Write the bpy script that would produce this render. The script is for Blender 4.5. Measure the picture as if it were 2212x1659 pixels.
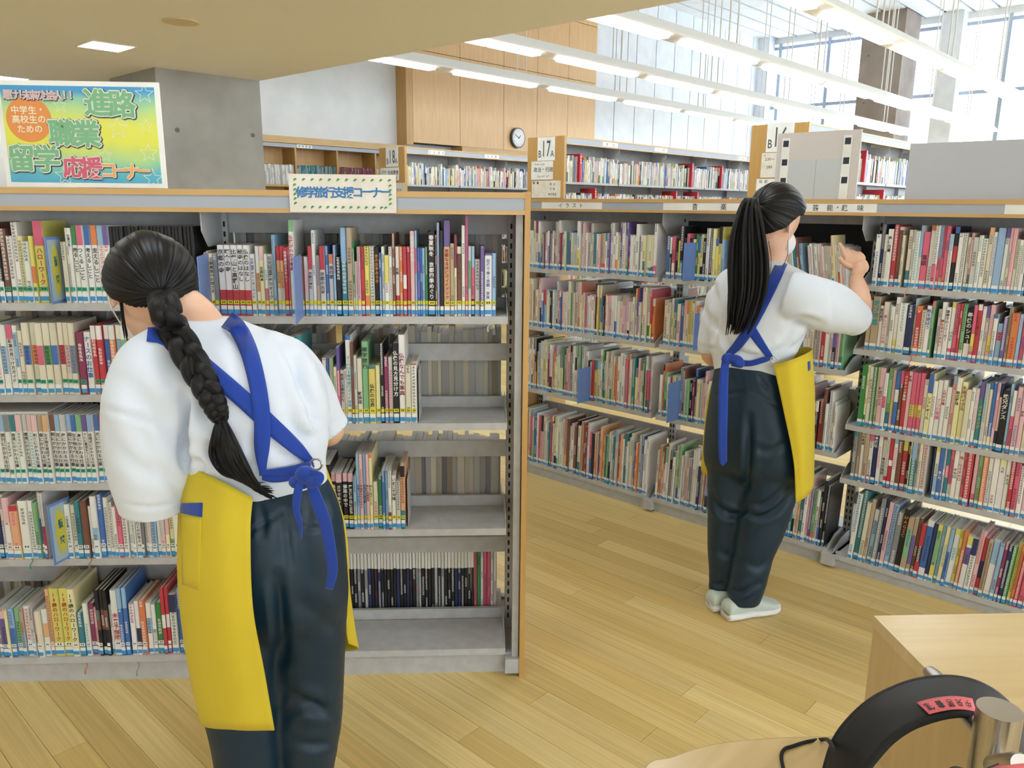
import bpy, bmesh, math, random
import numpy as np
from mathutils import Vector, Matrix
from mathutils.bvhtree import BVHTree
from mathutils import noise as mnoise

for o in list(bpy.data.objects): bpy.data.objects.remove(o)
scene = bpy.context.scene
COL = scene.collection
rnd = random.Random(7)

# ------------------------------------------------------------------ camera
# world X runs along the rows of tall bookcases, world Y across them, Z up (metres)
AZ = math.radians(42.81); PITCH = math.radians(12.68); ROLL = math.radians(0.54)
FPX = 1710.7; IW, IH = 2212, 1659; CAMH = 1.49
def _rot():
    cp, sp = math.cos(PITCH), math.sin(PITCH)
    r = Vector((1, 0, 0)); f = Vector((0, cp, -sp)); u = Vector((0, sp, cp))
    cr, sr = math.cos(ROLL), math.sin(ROLL)
    right = r*cr + u*sr; up = -r*sr + u*cr
    m = Matrix(((math.sin(AZ), math.cos(AZ), 0), (-math.cos(AZ), math.sin(AZ), 0), (0, 0, 1)))
    return m @ right, m @ up, m @ f, m @ Vector((0, 1, 0)), m @ Vector((1, 0, 0))
CR, CU, CF, HF, HR = _rot()          # camera right/up/forward, horizontal forward/right
EYE = Vector((0, 0, CAMH))
def ray(x, y): return CR*((x-IW/2)/FPX) - CU*((y-IH/2)/FPX) + CF
def px(x, y, fwd):
    "point seen at pixel (x, y) whose horizontal distance ahead is fwd"
    d = ray(x, y); return EYE + d*(fwd/d.dot(HF))
def on_plane(x, y, p0, n):
    d = ray(x, y); return EYE + d*((Vector(p0)-EYE).dot(n)/d.dot(n))
def on_z(x, y, z=0.0): return on_plane(x, y, (0, 0, z), Vector((0, 0, 1)))
def proj(P):
    q = Vector(P)-EYE; z = q.dot(CF)
    return (IW/2+FPX*q.dot(CR)/z, IH/2-FPX*q.dot(CU)/z, z)
def mpp(x, y, fwd):
    "metres per pixel there"
    return (px(x, y, fwd)-EYE).dot(CF)/FPX

cam_d = bpy.data.cameras.new('camera'); cam = bpy.data.objects.new('camera', cam_d); COL.objects.link(cam)
cam.matrix_world = Matrix(((CR.x, CU.x, -CF.x, 0), (CR.y, CU.y, -CF.y, 0), (CR.z, CU.z, -CF.z, CAMH), (0, 0, 0, 1)))
cam_d.sensor_width = 36; cam_d.lens = FPX/IW*36; cam_d.clip_start = 0.05; cam_d.clip_end = 200
scene.camera = cam

# ------------------------------------------------------------------ sky and exposure
w = bpy.data.worlds.new('sky'); scene.world = w; w.use_nodes = True
bg = w.node_tree.nodes['Background']; bg.inputs['Color'].default_value = (0.84, 0.94, 1.04, 1); bg.inputs['Strength'].default_value = 5.5
scene.view_settings.view_transform = 'Standard'; scene.view_settings.look = 'None'
scene.view_settings.gamma = 1.0; scene.view_settings.use_curve_mapping = False
scene.view_settings.exposure = 0.25
LAMP_CEIL = 25.0; LAMP_ROW = 13.0

# ------------------------------------------------------------------ helpers
def lin(c): return tuple((v/12.92 if v <= 0.04045 else ((v+0.055)/1.055)**2.4) for v in c)
def hx(s):
    s = s.lstrip('#'); return lin(tuple(int(s[i:i+2], 16)/255 for i in (0, 2, 4)))

class MB:
    def __init__(self): self.v = []; self.f = []; self.c = []; self.uv = []; self.m = []; self.ink = []
    def quad(self, pts, col=None, uv=None, mat=0, ink=None):
        i = len(self.v); self.v += [tuple(p) for p in pts]; self.f.append(tuple(range(i, i+len(pts))))
        self.c.append(col); self.uv.append(uv); self.m.append(mat); self.ink.append(ink)
    def box(self, x0, x1, y0, y1, z0, z1, col=None, mat=0, skip=''):
        a = [(x0,y0,z0),(x1,y0,z0),(x1,y1,z0),(x0,y1,z0),(x0,y0,z1),(x1,y0,z1),(x1,y1,z1),(x0,y1,z1)]
        for n, q in (('b',(3,2,1,0)),('t',(4,5,6,7)),('f',(0,1,5,4)),('r',(1,2,6,5)),('k',(2,3,7,6)),('l',(3,0,4,7))):
            if n not in skip: self.quad([a[k] for k in q], col, mat=mat)
        return self
    def prism(self, poly, d0, d1, axis='y', col=None, mat=0):
        "polygon (a,b) counter-clockwise extruded along an axis"
        def P(a, b, d): return {'y': (a, d, b), 'x': (d, a, b), 'z': (a, b, d)}[axis]
        n = len(poly)
        self.quad([P(a, b, d0) for a, b in poly], col, mat=mat); self.quad([P(a, b, d1) for a, b in reversed(poly)], col, mat=mat)
        for i in range(n):
            a, b = poly[i], poly[(i+1) % n]
            self.quad([P(*b, d0), P(*a, d0), P(*a, d1), P(*b, d1)], col, mat=mat)
        return self
    def cyl(self, c, r, h, n=24, axis='z', r2=None, col=None, mat=0):
        r2 = r if r2 is None else r2
        def P(a, rr, d):
            u, v = rr*math.cos(a), rr*math.sin(a)
            return {'z': (c[0]+u, c[1]+v, c[2]+d), 'y': (c[0]+u, c[1]+d, c[2]+v), 'x': (c[0]+d, c[1]+u, c[2]+v)}[axis]
        A = [2*math.pi*i/n for i in range(n)]
        for i in range(n):
            a, b = A[i], A[(i+1) % n]
            self.quad([P(a, r, 0), P(b, r, 0), P(b, r2, h), P(a, r2, h)], col, mat=mat)
        self.quad([P(a, r2, h) for a in A], col, mat=mat); self.quad([P(a, r, 0) for a in reversed(A)], col, mat=mat)
        return self
    def mesh(self, name, mats, smooth=False, color=False):
        me = bpy.data.meshes.new(name); me.from_pydata(self.v, [], self.f)
        for mt in (mats if isinstance(mats, (list, tuple)) else [mats]): me.materials.append(mt)
        if any(self.m): me.polygons.foreach_set('material_index', self.m)
        if color:
            ca = me.color_attributes.new('Col', 'FLOAT_COLOR', 'CORNER'); data = []
            ia = me.color_attributes.new('Ink', 'FLOAT_COLOR', 'CORNER'); idat = []
            uvl = me.uv_layers.new(name='UVMap'); uvd = []
            for f, c, uv, k in zip(self.f, self.c, self.uv, self.ink):
                c = c or (0.8, 0.8, 0.8); k = k or (0.05, 0.05, 0.06)
                for j in range(len(f)):
                    data += [c[0], c[1], c[2], 1.0]; idat += [k[0], k[1], k[2], 1.0]
                    uvd += list(uv[j]) if uv else [99.0, 0.0]
            ca.data.foreach_set('color', data); ia.data.foreach_set('color', idat); uvl.data.foreach_set('uv', uvd)
        if smooth: me.polygons.foreach_set('use_smooth', [True]*len(me.polygons))
        me.update(); return me
    def build(self, name, mats, parent=None, smooth=False, color=False):
        o = bpy.data.objects.new(name, self.mesh(name, mats, smooth, color)); COL.objects.link(o); o.parent = parent
        return o

def tag(o, label=None, cat=None, group=None, kind=None):
    if label: o['label'] = label
    if cat: o['category'] = cat
    if group: o['group'] = group
    if kind: o['kind'] = kind
    return o
def empty(name, loc=(0, 0, 0), rz=0.0, label=None, cat=None, group=None, kind=None):
    o = bpy.data.objects.new(name, None); COL.objects.link(o); o.location = loc; o.rotation_euler = (0, 0, rz)
    o.empty_display_size = 0.1
    return tag(o, label, cat, group, kind)
def bevel(o, w=0.003, seg=2):
    m = o.modifiers.new('bevel', 'BEVEL'); m.width = w; m.segments = seg; m.limit_method = 'ANGLE'; m.angle_limit = math.radians(40); return o
def smooth_angle(o, a=40):
    me = o.data; me.polygons.foreach_set('use_smooth', [True]*len(me.polygons))
    try: me.set_sharp_from_angle(angle=math.radians(a))
    except Exception: pass
    return o

def catmull(P, n):
    "n samples per span through the points P (numpy arrays)"
    P = [np.asarray(p, float) for p in P]; out = []
    Q = [2*P[0]-P[1]] + P + [2*P[-1]-P[-2]]
    for i in range(1, len(Q)-2):
        a, b, c, d = Q[i-1:i+3]
        for k in range(n):
            t = k/n
            out.append(0.5*((2*b)+(-a+c)*t+(2*a-5*b+4*c-d)*t*t+(-a+3*b-3*c+d)*t**3))
    out.append(P[-1]); return out

def tube_into(mb, pts, radii, n=10, cap=True, col=None, mat=0, flat=None):
    "round tube along points; flat=(vector, factor) squashes it"
    pts = [Vector(p) for p in pts]; rings = []
    t0 = (pts[1]-pts[0]).normalized(); up = Vector((0, 0, 1)) if abs(t0.z) < 0.9 else Vector((1, 0, 0))
    N = (up - t0*up.dot(t0)).normalized()
    for i, p in enumerate(pts):
        t = (pts[min(i+1, len(pts)-1)]-pts[max(i-1, 0)]).normalized()
        N = (N - t*N.dot(t)).normalized(); B = t.cross(N); r = radii[i] if hasattr(radii, '__len__') else radii
        ring = []
        for k in range(n):
            a = 2*math.pi*k/n; o = N*math.cos(a)*r + B*math.sin(a)*r
            if flat: o = o - flat[0]*o.dot(flat[0])*(1-flat[1])
            ring.append(tuple(p+o))
        rings.append(ring)
    base = len(mb.v)
    for r in rings: mb.v += r
    def face(ix):
        mb.f.append(ix); mb.c.append(col); mb.uv.append(None); mb.m.append(mat); mb.ink.append(None)
    for i in range(len(rings)-1):
        for k in range(n):
            k2 = (k+1) % n; face((base+i*n+k, base+i*n+k2, base+(i+1)*n+k2, base+(i+1)*n+k))
    if cap:
        face(tuple(base+k for k in reversed(range(n)))); face(tuple(base+(len(rings)-1)*n+k for k in range(n)))

# ------------------------------------------------------------------ materials (all procedural)
def mat(name, col, rough=0.6, metal=0.0, spec=0.5, **kw):
    m = bpy.data.materials.new(name); m.use_nodes = True; b = m.node_tree.nodes['Principled BSDF']
    b.inputs['Base Color'].default_value = (*col, 1); b.inputs['Roughness'].default_value = rough
    b.inputs['Metallic'].default_value = metal; b.inputs['Specular IOR Level'].default_value = spec
    for k, v in kw.items(): b.inputs[k].default_value = v
    return m
def nodes(m): return m.node_tree.nodes, m.node_tree.links, m.node_tree.nodes['Principled BSDF']
def noise_mix(m, c1, c2, scale, detail=4, coord='Object', stretch=(1, 1, 1), lo=0.35, hi=0.65, bump=0.0, bscale=None, rot=(0, 0, 0)):
    N, L, b = nodes(m); tc = N.new('ShaderNodeTexCoord'); mp = N.new('ShaderNodeMapping'); mp.inputs['Scale'].default_value = stretch
    mp.inputs['Rotation'].default_value = rot
    nz = N.new('ShaderNodeTexNoise'); nz.inputs['Scale'].default_value = scale; nz.inputs['Detail'].default_value = detail
    rp = N.new('ShaderNodeValToRGB'); rp.color_ramp.elements[0].position = lo; rp.color_ramp.elements[1].position = hi
    rp.color_ramp.elements[0].color = (*c1, 1); rp.color_ramp.elements[1].color = (*c2, 1)
    L.new(tc.outputs[coord], mp.inputs['Vector']); L.new(mp.outputs[0], nz.inputs['Vector'])
    L.new(nz.outputs['Fac'], rp.inputs['Fac']); L.new(rp.outputs['Color'], b.inputs['Base Color'])
    if bump:
        bp = N.new('ShaderNodeBump'); bp.inputs['Strength'].default_value = bump; bp.inputs['Distance'].default_value = 0.002
        n2 = nz
        if bscale:
            n2 = N.new('ShaderNodeTexNoise'); n2.inputs['Scale'].default_value = bscale; n2.inputs['Detail'].default_value = 3; L.new(mp.outputs[0], n2.inputs['Vector'])
        L.new(n2.outputs['Fac'], bp.inputs['Height']); L.new(bp.outputs[0], b.inputs['Normal'])
    return m
def emis(name, col, s):
    m = bpy.data.materials.new(name); m.use_nodes = True; N, L = m.node_tree.nodes, m.node_tree.links
    N.remove(N['Principled BSDF']); e = N.new('ShaderNodeEmission'); e.inputs['Color'].default_value = (*col, 1); e.inputs['Strength'].default_value = s
    L.new(e.outputs[0], N['Material Output'].inputs['Surface']); return m
def wood(name, c1, c2, axis='x', rough=0.45, scale=6):
    st = {'x': (0.6, 9, 9), 'y': (9, 0.6, 9), 'z': (9, 9, 0.6)}[axis]
    return noise_mix(mat(name, c1, rough), c1, c2, scale, 5, stretch=st, lo=0.3, hi=0.7)

M = {}
M['ceil'] = noise_mix(mat('ceiling_cream_plaster', hx('d8c9b0'), 0.9), hx('e0dcd4'), hx('e6e2da'), 240, 2, bump=0.25)
M['white_wall'] = noise_mix(mat('white_plaster', hx('e6e6e4'), 0.85), hx('dddedd'), hx('e6e6e4'), 3, 3)
M['white_panel'] = noise_mix(mat('white_acoustic_panel', hx('e4e8ee'), 0.8), hx('dde3ea'), hx('e8ebf0'), 4, 3)
M['concrete'] = noise_mix(mat('fairfaced_concrete', hx('a8a5a0'), 0.85), hx('86847f'), hx('a8a6a0'), 1.7, 8, lo=0.3, hi=0.72, bump=0.15, bscale=60)
M['concrete_warm'] = noise_mix(mat('warm_concrete', hx('9a8d84'), 0.85), hx('85786f'), hx('a3968c'), 1.7, 8, lo=0.3, hi=0.7, bump=0.1, bscale=60)
M['wood_panel'] = wood('beech_wall_panel', hx('d6aa72'), hx('e0b880'), 'z', 0.4, 5)
M['wood'] = wood('beech_trim', hx('c29a5e'), hx('d0aa70'), 'x', 0.4)
M['wood_v'] = wood('beech_upright', hx('bb9150'), hx('c99f60'), 'z', 0.4)
M['steel'] = noise_mix(mat('painted_grey_steel', hx('b6b6b5'), 0.42), hx('b0b0af'), hx('bababa'), 30, 2)
M['steel_d'] = mat('slot_shadow_black', hx('1a1a1d'), 0.7)
M['fascia'] = mat('pale_grey_fascia', hx('a8aeb8'), 0.5)
M['paper'] = noise_mix(mat('white_card', hx('ecece8'), 0.7), hx('e6e6e2'), hx('f0f0ec'), 8, 2)
M['paper_cream'] = noise_mix(mat('cream_paper', hx('e4ddd0'), 0.7), hx('ded6c8'), hx('e9e3d8'), 14, 3)
M['ink'] = mat('black_print', hx('2c2c30'), 0.6)
M['ink_grey'] = mat('grey_print', hx('55585c'), 0.6)
M['blue_board'] = mat('blue_plastic_board', hx('6f8fd0'), 0.35)
M['blue_board_pale'] = mat('pale_blue_sleeve', hx('a9bcc4'), 0.3)
M['yellow_tape'] = noise_mix(mat('yellow_label', hx('c9c24a'), 0.5), hx('c2bb3e'), hx('d0ca55'), 9, 2)
M['red_board'] = mat('red_plastic_board', hx('cf3a44'), 0.4)
M['navy_spot'] = mat('navy_ink', hx('2f6a7a'), 0.6)
M['dark_gap'] = mat('dark_joint', hx('3a2c20'), 0.9)
M['grey_joint'] = mat('grey_joint', hx('9aa0a8'), 0.8)
M['white_lamp_body'] = mat('white_lamp_housing', hx('e2e0da'), 0.45)
M['lamp_row'] = emis('fluorescent_diffuser', (0.92, 1.0, 1.06), LAMP_ROW)
M['lamp_ceil'] = emis('recessed_light_diffuser', (0.92, 1.0, 1.06), LAMP_CEIL)
M['frame_alu'] = mat('aluminium_frame', hx('a9b4c6'), 0.4, 0.3)
M['chrome'] = mat('brushed_chrome', hx('b9b4ae'), 0.3, 1.0)

def make_glass():
    m = bpy.data.materials.new('window_glass'); m.use_nodes = True; N, L = m.node_tree.nodes, m.node_tree.links
    N.remove(N['Principled BSDF']); t = N.new('ShaderNodeBsdfTransparent'); t.inputs[0].default_value = (0.96, 0.98, 1, 1)
    g = N.new('ShaderNodeBsdfGlossy'); g.inputs['Roughness'].default_value = 0.03; mx = N.new('ShaderNodeMixShader'); mx.inputs[0].default_value = 0.06
    L.new(t.outputs[0], mx.inputs[1]); L.new(g.outputs[0], mx.inputs[2]); L.new(mx.outputs[0], N['Material Output'].inputs['Surface']); return m
M['glass'] = make_glass()

def attr_mat(name, rough, spec=0.4, grain=None):
    m = mat(name, (0.5, 0.5, 0.5), rough, spec=spec); N, L, b = nodes(m)
    a = N.new('ShaderNodeVertexColor'); a.layer_name = 'Col'; out = a.outputs['Color']
    if grain:
        tc = N.new('ShaderNodeTexCoord'); mp = N.new('ShaderNodeMapping'); mp.inputs['Scale'].default_value = grain
        nz = N.new('ShaderNodeTexNoise'); nz.inputs['Scale'].default_value = 1; nz.inputs['Detail'].default_value = 5
        mr = N.new('ShaderNodeMapRange'); mr.inputs['From Min'].default_value = 0.3; mr.inputs['From Max'].default_value = 0.7
        mr.inputs['To Min'].default_value = 0.84; mr.inputs['To Max'].default_value = 1.1
        mx = N.new('ShaderNodeMix'); mx.data_type = 'RGBA'; mx.blend_type = 'MULTIPLY'; mx.inputs['Factor'].default_value = 1
        L.new(tc.outputs['Object'], mp.inputs['Vector']); L.new(mp.outputs[0], nz.inputs['Vector']); L.new(nz.outputs['Fac'], mr.inputs['Value'])
        L.new(a.outputs['Color'], mx.inputs['A']); L.new(mr.outputs[0], mx.inputs['B']); out = mx.outputs['Result']
    L.new(out, b.inputs['Base Color']); return m
M['flat'] = attr_mat('printed_colour', 0.55)
M['plank'] = attr_mat('bamboo_plank', 0.33, 0.4, grain=(90, 1.6, 4))

def book_mat():
    "cover colour from the mesh, with a column of illegible print on the spine (UV: character cells)"
    m = attr_mat('book_cover', 0.42, 0.4); N, L, b = nodes(m); a = [n for n in N if n.type == 'VERTEX_COLOR'][0]
    ik = N.new('ShaderNodeVertexColor'); ik.layer_name = 'Ink'
    uv = N.new('ShaderNodeUVMap'); uv.uv_map = 'UVMap'; sp = N.new('ShaderNodeSeparateXYZ'); L.new(uv.outputs[0], sp.inputs[0])
    def mth(op, x, y=None):
        n = N.new('ShaderNodeMath'); n.operation = op
        for i, q in enumerate((x, y)):
            if q is None: continue
            if isinstance(q, (int, float)): n.inputs[i].default_value = q
            else: L.new(q, n.inputs[i])
        return n.outputs[0]
    X, Y = sp.outputs[0], sp.outputs[1]
    inx = mth('LESS_THAN', mth('ABSOLUTE', X), 0.42)
    fy = mth('FRACT', Y); iny = mth('MULTIPLY', mth('GREATER_THAN', fy, 0.1), mth('LESS_THAN', fy, 0.9))
    cell = N.new('ShaderNodeTexWhiteNoise'); cell.noise_dimensions = '1D'; L.new(mth('FLOOR', mth('DIVIDE', Y, 5.0)), cell.inputs['W'])
    gate = mth('GREATER_THAN', cell.outputs['Value'], 0.42)
    cv = N.new('ShaderNodeCombineXYZ'); L.new(mth('MULTIPLY', X, 4.2), cv.inputs[0]); L.new(mth('MULTIPLY', Y, 4.2), cv.inputs[1])
    nz = N.new('ShaderNodeTexNoise'); nz.inputs['Scale'].default_value = 1; nz.inputs['Detail'].default_value = 1; L.new(cv.outputs[0], nz.inputs['Vector'])
    st = mth('GREATER_THAN', nz.outputs['Fac'], 0.47)
    k = mth('MULTIPLY', mth('MULTIPLY', inx, iny), mth('MULTIPLY', gate, st)); k = mth('MULTIPLY', k, 0.85)
    mx = N.new('ShaderNodeMix'); mx.data_type = 'RGBA'; L.new(k, mx.inputs['Factor']); L.new(a.outputs['Color'], mx.inputs['A']); L.new(ik.outputs['Color'], mx.inputs['B'])
    L.new(mx.outputs['Result'], b.inputs['Base Color']); return m
M['book'] = book_mat()
M['pages'] = noise_mix(mat('book_pages', hx('dcd8cc'), 0.85), hx('cfcabd'), hx('e2dfd5'), 60, 2, stretch=(20, 1, 1))
# ------------------------------------------------------------------ lettering
_gl = {}
def _make(pairs):
    "turn characters into outline meshes (vertices, faces), many at a time"
    obs = []
    for ch, off in pairs:
        cu = bpy.data.curves.new('g', 'FONT'); cu.body = ch; cu.size = 1.0; cu.resolution_u = 2; cu.offset = off; cu.fill_mode = 'FRONT'
        cu.align_x = 'CENTER'; cu.align_y = 'CENTER'; o = bpy.data.objects.new('g', cu); COL.objects.link(o); obs.append(o)
    dg = bpy.context.evaluated_depsgraph_get()
    for (ch, off), o in zip(pairs, obs):
        me = o.evaluated_get(dg).to_mesh()
        V = np.array([v.co[:] for v in me.vertices]) if len(me.vertices) else np.zeros((0, 3)); F = [tuple(p.vertices) for p in me.polygons]
        o.evaluated_get(dg).to_mesh_clear()
        if len(V):
            V[:, 0] -= (V[:, 0].max()+V[:, 0].min())/2
            if not ch.isascii() and ch not in 'ー・、！': V[:, 1] -= (V[:, 1].max()+V[:, 1].min())/2
        _gl[(ch, off)] = (V, F)
    for o in obs:
        cu = o.data; bpy.data.objects.remove(o); bpy.data.curves.remove(cu)
def glyph(ch, off=0.0):
    if (ch, off) not in _gl: _make([(ch, off)])
    return _gl[(ch, off)]
ALLCH = "、〜あいぅうえおかがきくぐけこごさしすぜそたちっつでとどなにぬのはびべほぼまむめもよらりるろわをんィイウェォオガクグケゲコシスセソダチッテトドナニハバビフブボマミムュラリルレロワン・ー上世丘中予事京人仁仏仕企会伝俗修倉働像僕優兄光入典内冬分北参叡古史味命和四団図地基境声売夏夢大央奈姫婚子季学宝室寺少山島年式強弾律後応思想慣成戦手承援摩支政教散数文新方旅族日春書最朝未本来柔校棋森椅業楽武歩歳歴比民水池決沖治法泳海物犬王球環生産画界留番発白着硬碁社祉神福秋秘立米組結縄習考職育能自良花芸落薬行街見記話語読調貴趣路車軍軟進遊道選遺都野鎌鑑門院集雨革音食飼館駅駆高！７ＡＣＧＩＭ0123456789ABJ〜"
_make([(c, off) for off in (.02, .012, .01) for c in ALLCH])
def text_mesh(chars, off=0.0, name='lettering', mt=None):
    "chars: list of (char, x, z, size[, rot90]) in the local x-z plane facing -y"
    vs, fs = [], []
    for n_, it in enumerate(chars):
        dy = it[5] if len(it) > 5 else 0.0      # stacked copies of bold lettering must not coincide
        ch, x, z, s = it[:4]; V, F = glyph(ch, off); r = it[4] if len(it) > 4 else 0; b = len(vs)
        for p in V:
            a, c = p[0]*s, p[1]*s
            if r: a, c = c, -a
            vs.append((x+a, dy, z+c))
        fs += [tuple(b+i for i in f) for f in F]
    me = bpy.data.meshes.new(name); me.from_pydata(vs, [], fs); me.materials.append(mt or M['ink']); me.update()
    bmx = bmesh.new(); bmx.from_mesh(me)
    for f in bmx.faces:
        if f.normal.y > 0: f.normal_flip()
    bmx.to_mesh(me); bmx.free(); return me
def text_obj(name, chars, mt, parent, loc=(0, 0, 0), off=0.0, rot=(0, 0, 0)):
    o = bpy.data.objects.new(name, text_mesh(chars, off, name, mt)); COL.objects.link(o); o.parent = parent; o.location = loc; o.rotation_euler = rot; return o
def line(s, x, z, size, pitch=None):
    "horizontal line centred at x"
    p = pitch or size*1.02; ws = [p*(0.58 if (c.isascii()) else 1.0) for c in s]; t = -sum(ws)/2; out = []
    for c, w_ in zip(s, ws):
        if c not in ' 　': out.append((c, x+t+w_/2, z, size))
        t += w_
    return out
def column(s, x, ztop, size, pitch=None):
    p = pitch or size*1.06; out = []
    for i, c in enumerate(s):
        if c not in ' 　': out.append((c, x, ztop-p*(i+0.5), size, 1 if c in 'ー〜' else 0))
    return out

# ------------------------------------------------------------------ the room
CEIL = 2.6; HIGH = 5.3; YW = 9.3; XW = 18.46; XS = 4.1; X0 = -4.5; Y0 = -5.0
def struct(name, mb, m, parent=None, **k):
    o = mb.build(name, m, parent, **k)
    if parent is None: o['kind'] = 'structure'
    return o
floor = struct('floor', MB().box(X0-.2, XW+.3, Y0-.2, YW+.3, -0.12, -0.004), M['dark_gap'])
PW, PL = 0.09, 1.82
planks = []
ncol = int((XW-X0)/PW)
for i in range(ncol+1):
    x0 = X0+i*PW; y = Y0-rnd.random()*PL
    while y < YW:
        planks.append((x0, max(y, Y0), min(y+PL, YW))); y += PL
def plank_col():
    t = rnd.random(); a, b = hx('d2b470'), hx('e2ca8c')
    c = [a[k]+(b[k]-a[k])*t for k in range(3)]; s = rnd.uniform(0.93, 1.05); return tuple(v*s for v in c)
def plank_box(mb, x0, y0, y1, c):
    g = 0.0006; mb.box(x0+g, x0+PW-g, y0+g, y1-g, -0.012, 0.0, c, skip='b')
def plank_score(p):
    cx, cy = p[0]+PW/2, (p[1]+p[2])/2; best = 1e9
    for f in (0.05, .3, .5, .7, .95):
        q = proj((cx, p[1]+(p[2]-p[1])*f, 0))
        if q[2] > 0.3 and 0 < q[0] < IW and 0 < q[1] < IH and cx < 3.3: best = min(best, q[2])
    return best
planks.sort(key=plank_score)
for i, p in enumerate(planks[:280]):
    mb = MB(); plank_box(mb, *p, plank_col()); mb.build('plank', M['plank'], floor, color=True)
mb = MB()
for p in planks[280:]: plank_box(mb, *p, plank_col())
o = mb.build('plank_field', M['plank'], floor, color=True); o['kind'] = 'stuff'

# low ceiling with its soffit edge, the high hall beyond
struct('ceiling', MB().box(X0, XS, Y0, YW, CEIL, CEIL+0.25), M['ceil'])
struct('wall_soffit', MB().box(XS-0.12, XS, Y0, YW, CEIL+0.25, HIGH+.1), M['white_wall'])
hc = struct('ceiling_high', MB().box(XS-0.12, XW+.3, Y0, YW+.2, HIGH+0.03, HIGH+0.2), M['grey_joint'])
yy = YW
while yy > Y0:
    MB().box(XS, XW, yy-0.42, yy-0.03, HIGH, HIGH+0.03).build('ceiling_strip', M['white_panel'], hc); yy -= 0.45
# wall with the clock: white plaster, beech panels, white panels
wb = struct('wall_back', MB().box(X0-.2, XW+.3, YW, YW+.25, 0, HIGH+.2), M['white_wall'])
xs = [7.68, 8.6, 9.55, 10.35, 11.15, 11.93]
g = 0.008
MB().box(7.56, 7.68, YW-.22, YW, 2.33, HIGH).build('wood_reveal', M['wood_v'], wb)
for a, b in zip(xs[:-1], xs[1:]):
    for z0, z1 in ((2.36, 3.62), (3.62, 4.55), (4.55, HIGH)):
        MB().box(a+g/2, b-g/2, YW-.22, YW-.2, z0+g/2, z1-g/2).build('wood_panel', M['wood_panel'], wb)
MB().box(7.68, 11.93, YW-.205, YW, 2.36, HIGH).build('panel_backing', M['dark_gap'], wb)
MB().box(8.62, 11.93, YW-.24, YW, 2.28, 2.36).build('wood_sill', M['wood'], wb)
xs = [11.95+i*0.66 for i in range(10)]+[XW-.02]
for a, b in zip(xs[:-1], xs[1:]):
    MB().box(a+.012, b-.012, YW-.14, YW-.1, 2.2, HIGH).build('white_panel', M['white_panel'], wb)
MB().box(11.95, XW, YW-.105, YW, 0, HIGH).build('panel_backing', M['grey_joint'], wb)

# window wall at the far end of the hall
ww = struct('wall_window', MB().box(XW, XW+.25, Y0, YW, 0, 1.0), M['white_wall'])
wt = MB().box(XW, XW+.25, Y0, YW, HIGH-.12, HIGH+.2).build('head_beam', M['white_wall'], ww)
mul = [9.28, 8.78, 7.65, 5.3, 4.17, 2.9, 1.6, .3, -1.0, -2.4, -3.8, -4.9]
for i, (a, b) in enumerate(zip(mul[:-1], mul[1:])):
    wn = empty('window_%d' % (i+1), (XW+.06, (a+b)/2, 0), kind='structure'); hw = (a-b)/2
    MB().box(-.07, .07, hw-.055, hw, 1.0, HIGH-.12).box(-.07, .07, -hw, -hw+.02, 1.0, HIGH-.12).build('window_frame', M['frame_alu'], wn)
    for z in (1.0, 2.35, 3.75, 5.05): MB().box(-.05, .05, -hw, hw, z, z+.07).build('transom', M['frame_alu'], wn)
    for z in (1.0, 2.35, 3.75): MB().box(-.004, .004, -hw, hw, z, z+1.42).build('pane', M['glass'], wn)
# wind post, deep reveals between the windows
for y0, y1 in ((8.9, 9.28), (4.9, 5.3)):
    struct('trim_1', MB().box(XW-.3, XW, y0, y1, 0, HIGH), M['white_panel'])
hc2 = struct('wall_hall_column', MB().box(17.3, 18.2, 5.69, 6.5, 0, HIGH), M['concrete_warm'])
for y, z in ((5.85, 2.7), (6.34, 2.7), (5.85, 3.6), (6.34, 3.6), (5.85, 4.5), (6.34, 4.5)):
    MB().cyl((17.297, y, z), .018, .004, 12, 'x').build('tie_hole', M['ink_grey'], hc2)
# concrete column under the soffit
cc = struct('wall_column', MB().box(3.13, 4.1, 7.03, 7.99, 0, CEIL), M['concrete'])
bevel(cc, 0.012, 2)
for x, z in ((3.283, 2.105), (4.0, 2.11), (3.283, 1.2), (4.0, 1.2)):
    MB().cyl((x, 7.032, z), .02, -.005, 16, 'y').build('tie_hole', M['ink_grey'], cc)
# sides of the room outside the picture, with windows that let the daylight in
struct('wall_near', MB().box(X0-.2, X0, Y0, YW, 0, CEIL+.2), M['white_wall'])
struct('wall_right', MB().box(X0, XW+.3, Y0-.2, Y0, 0, 0.9).box(X0, XS, Y0-.2, Y0, 2.2, CEIL+.2).box(XS, XW+.3, Y0-.2, Y0, 3.0, HIGH+.2), M['white_wall'])
k = 1
for i in range(13):
    x = X0+.4+i*1.8; struct('trim_%d' % (k+1), MB().box(x-.04, x+.04, Y0-.15, Y0-.05, .9, 2.2 if x < XS else 3.0), M['frame_alu']); k += 1

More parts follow.
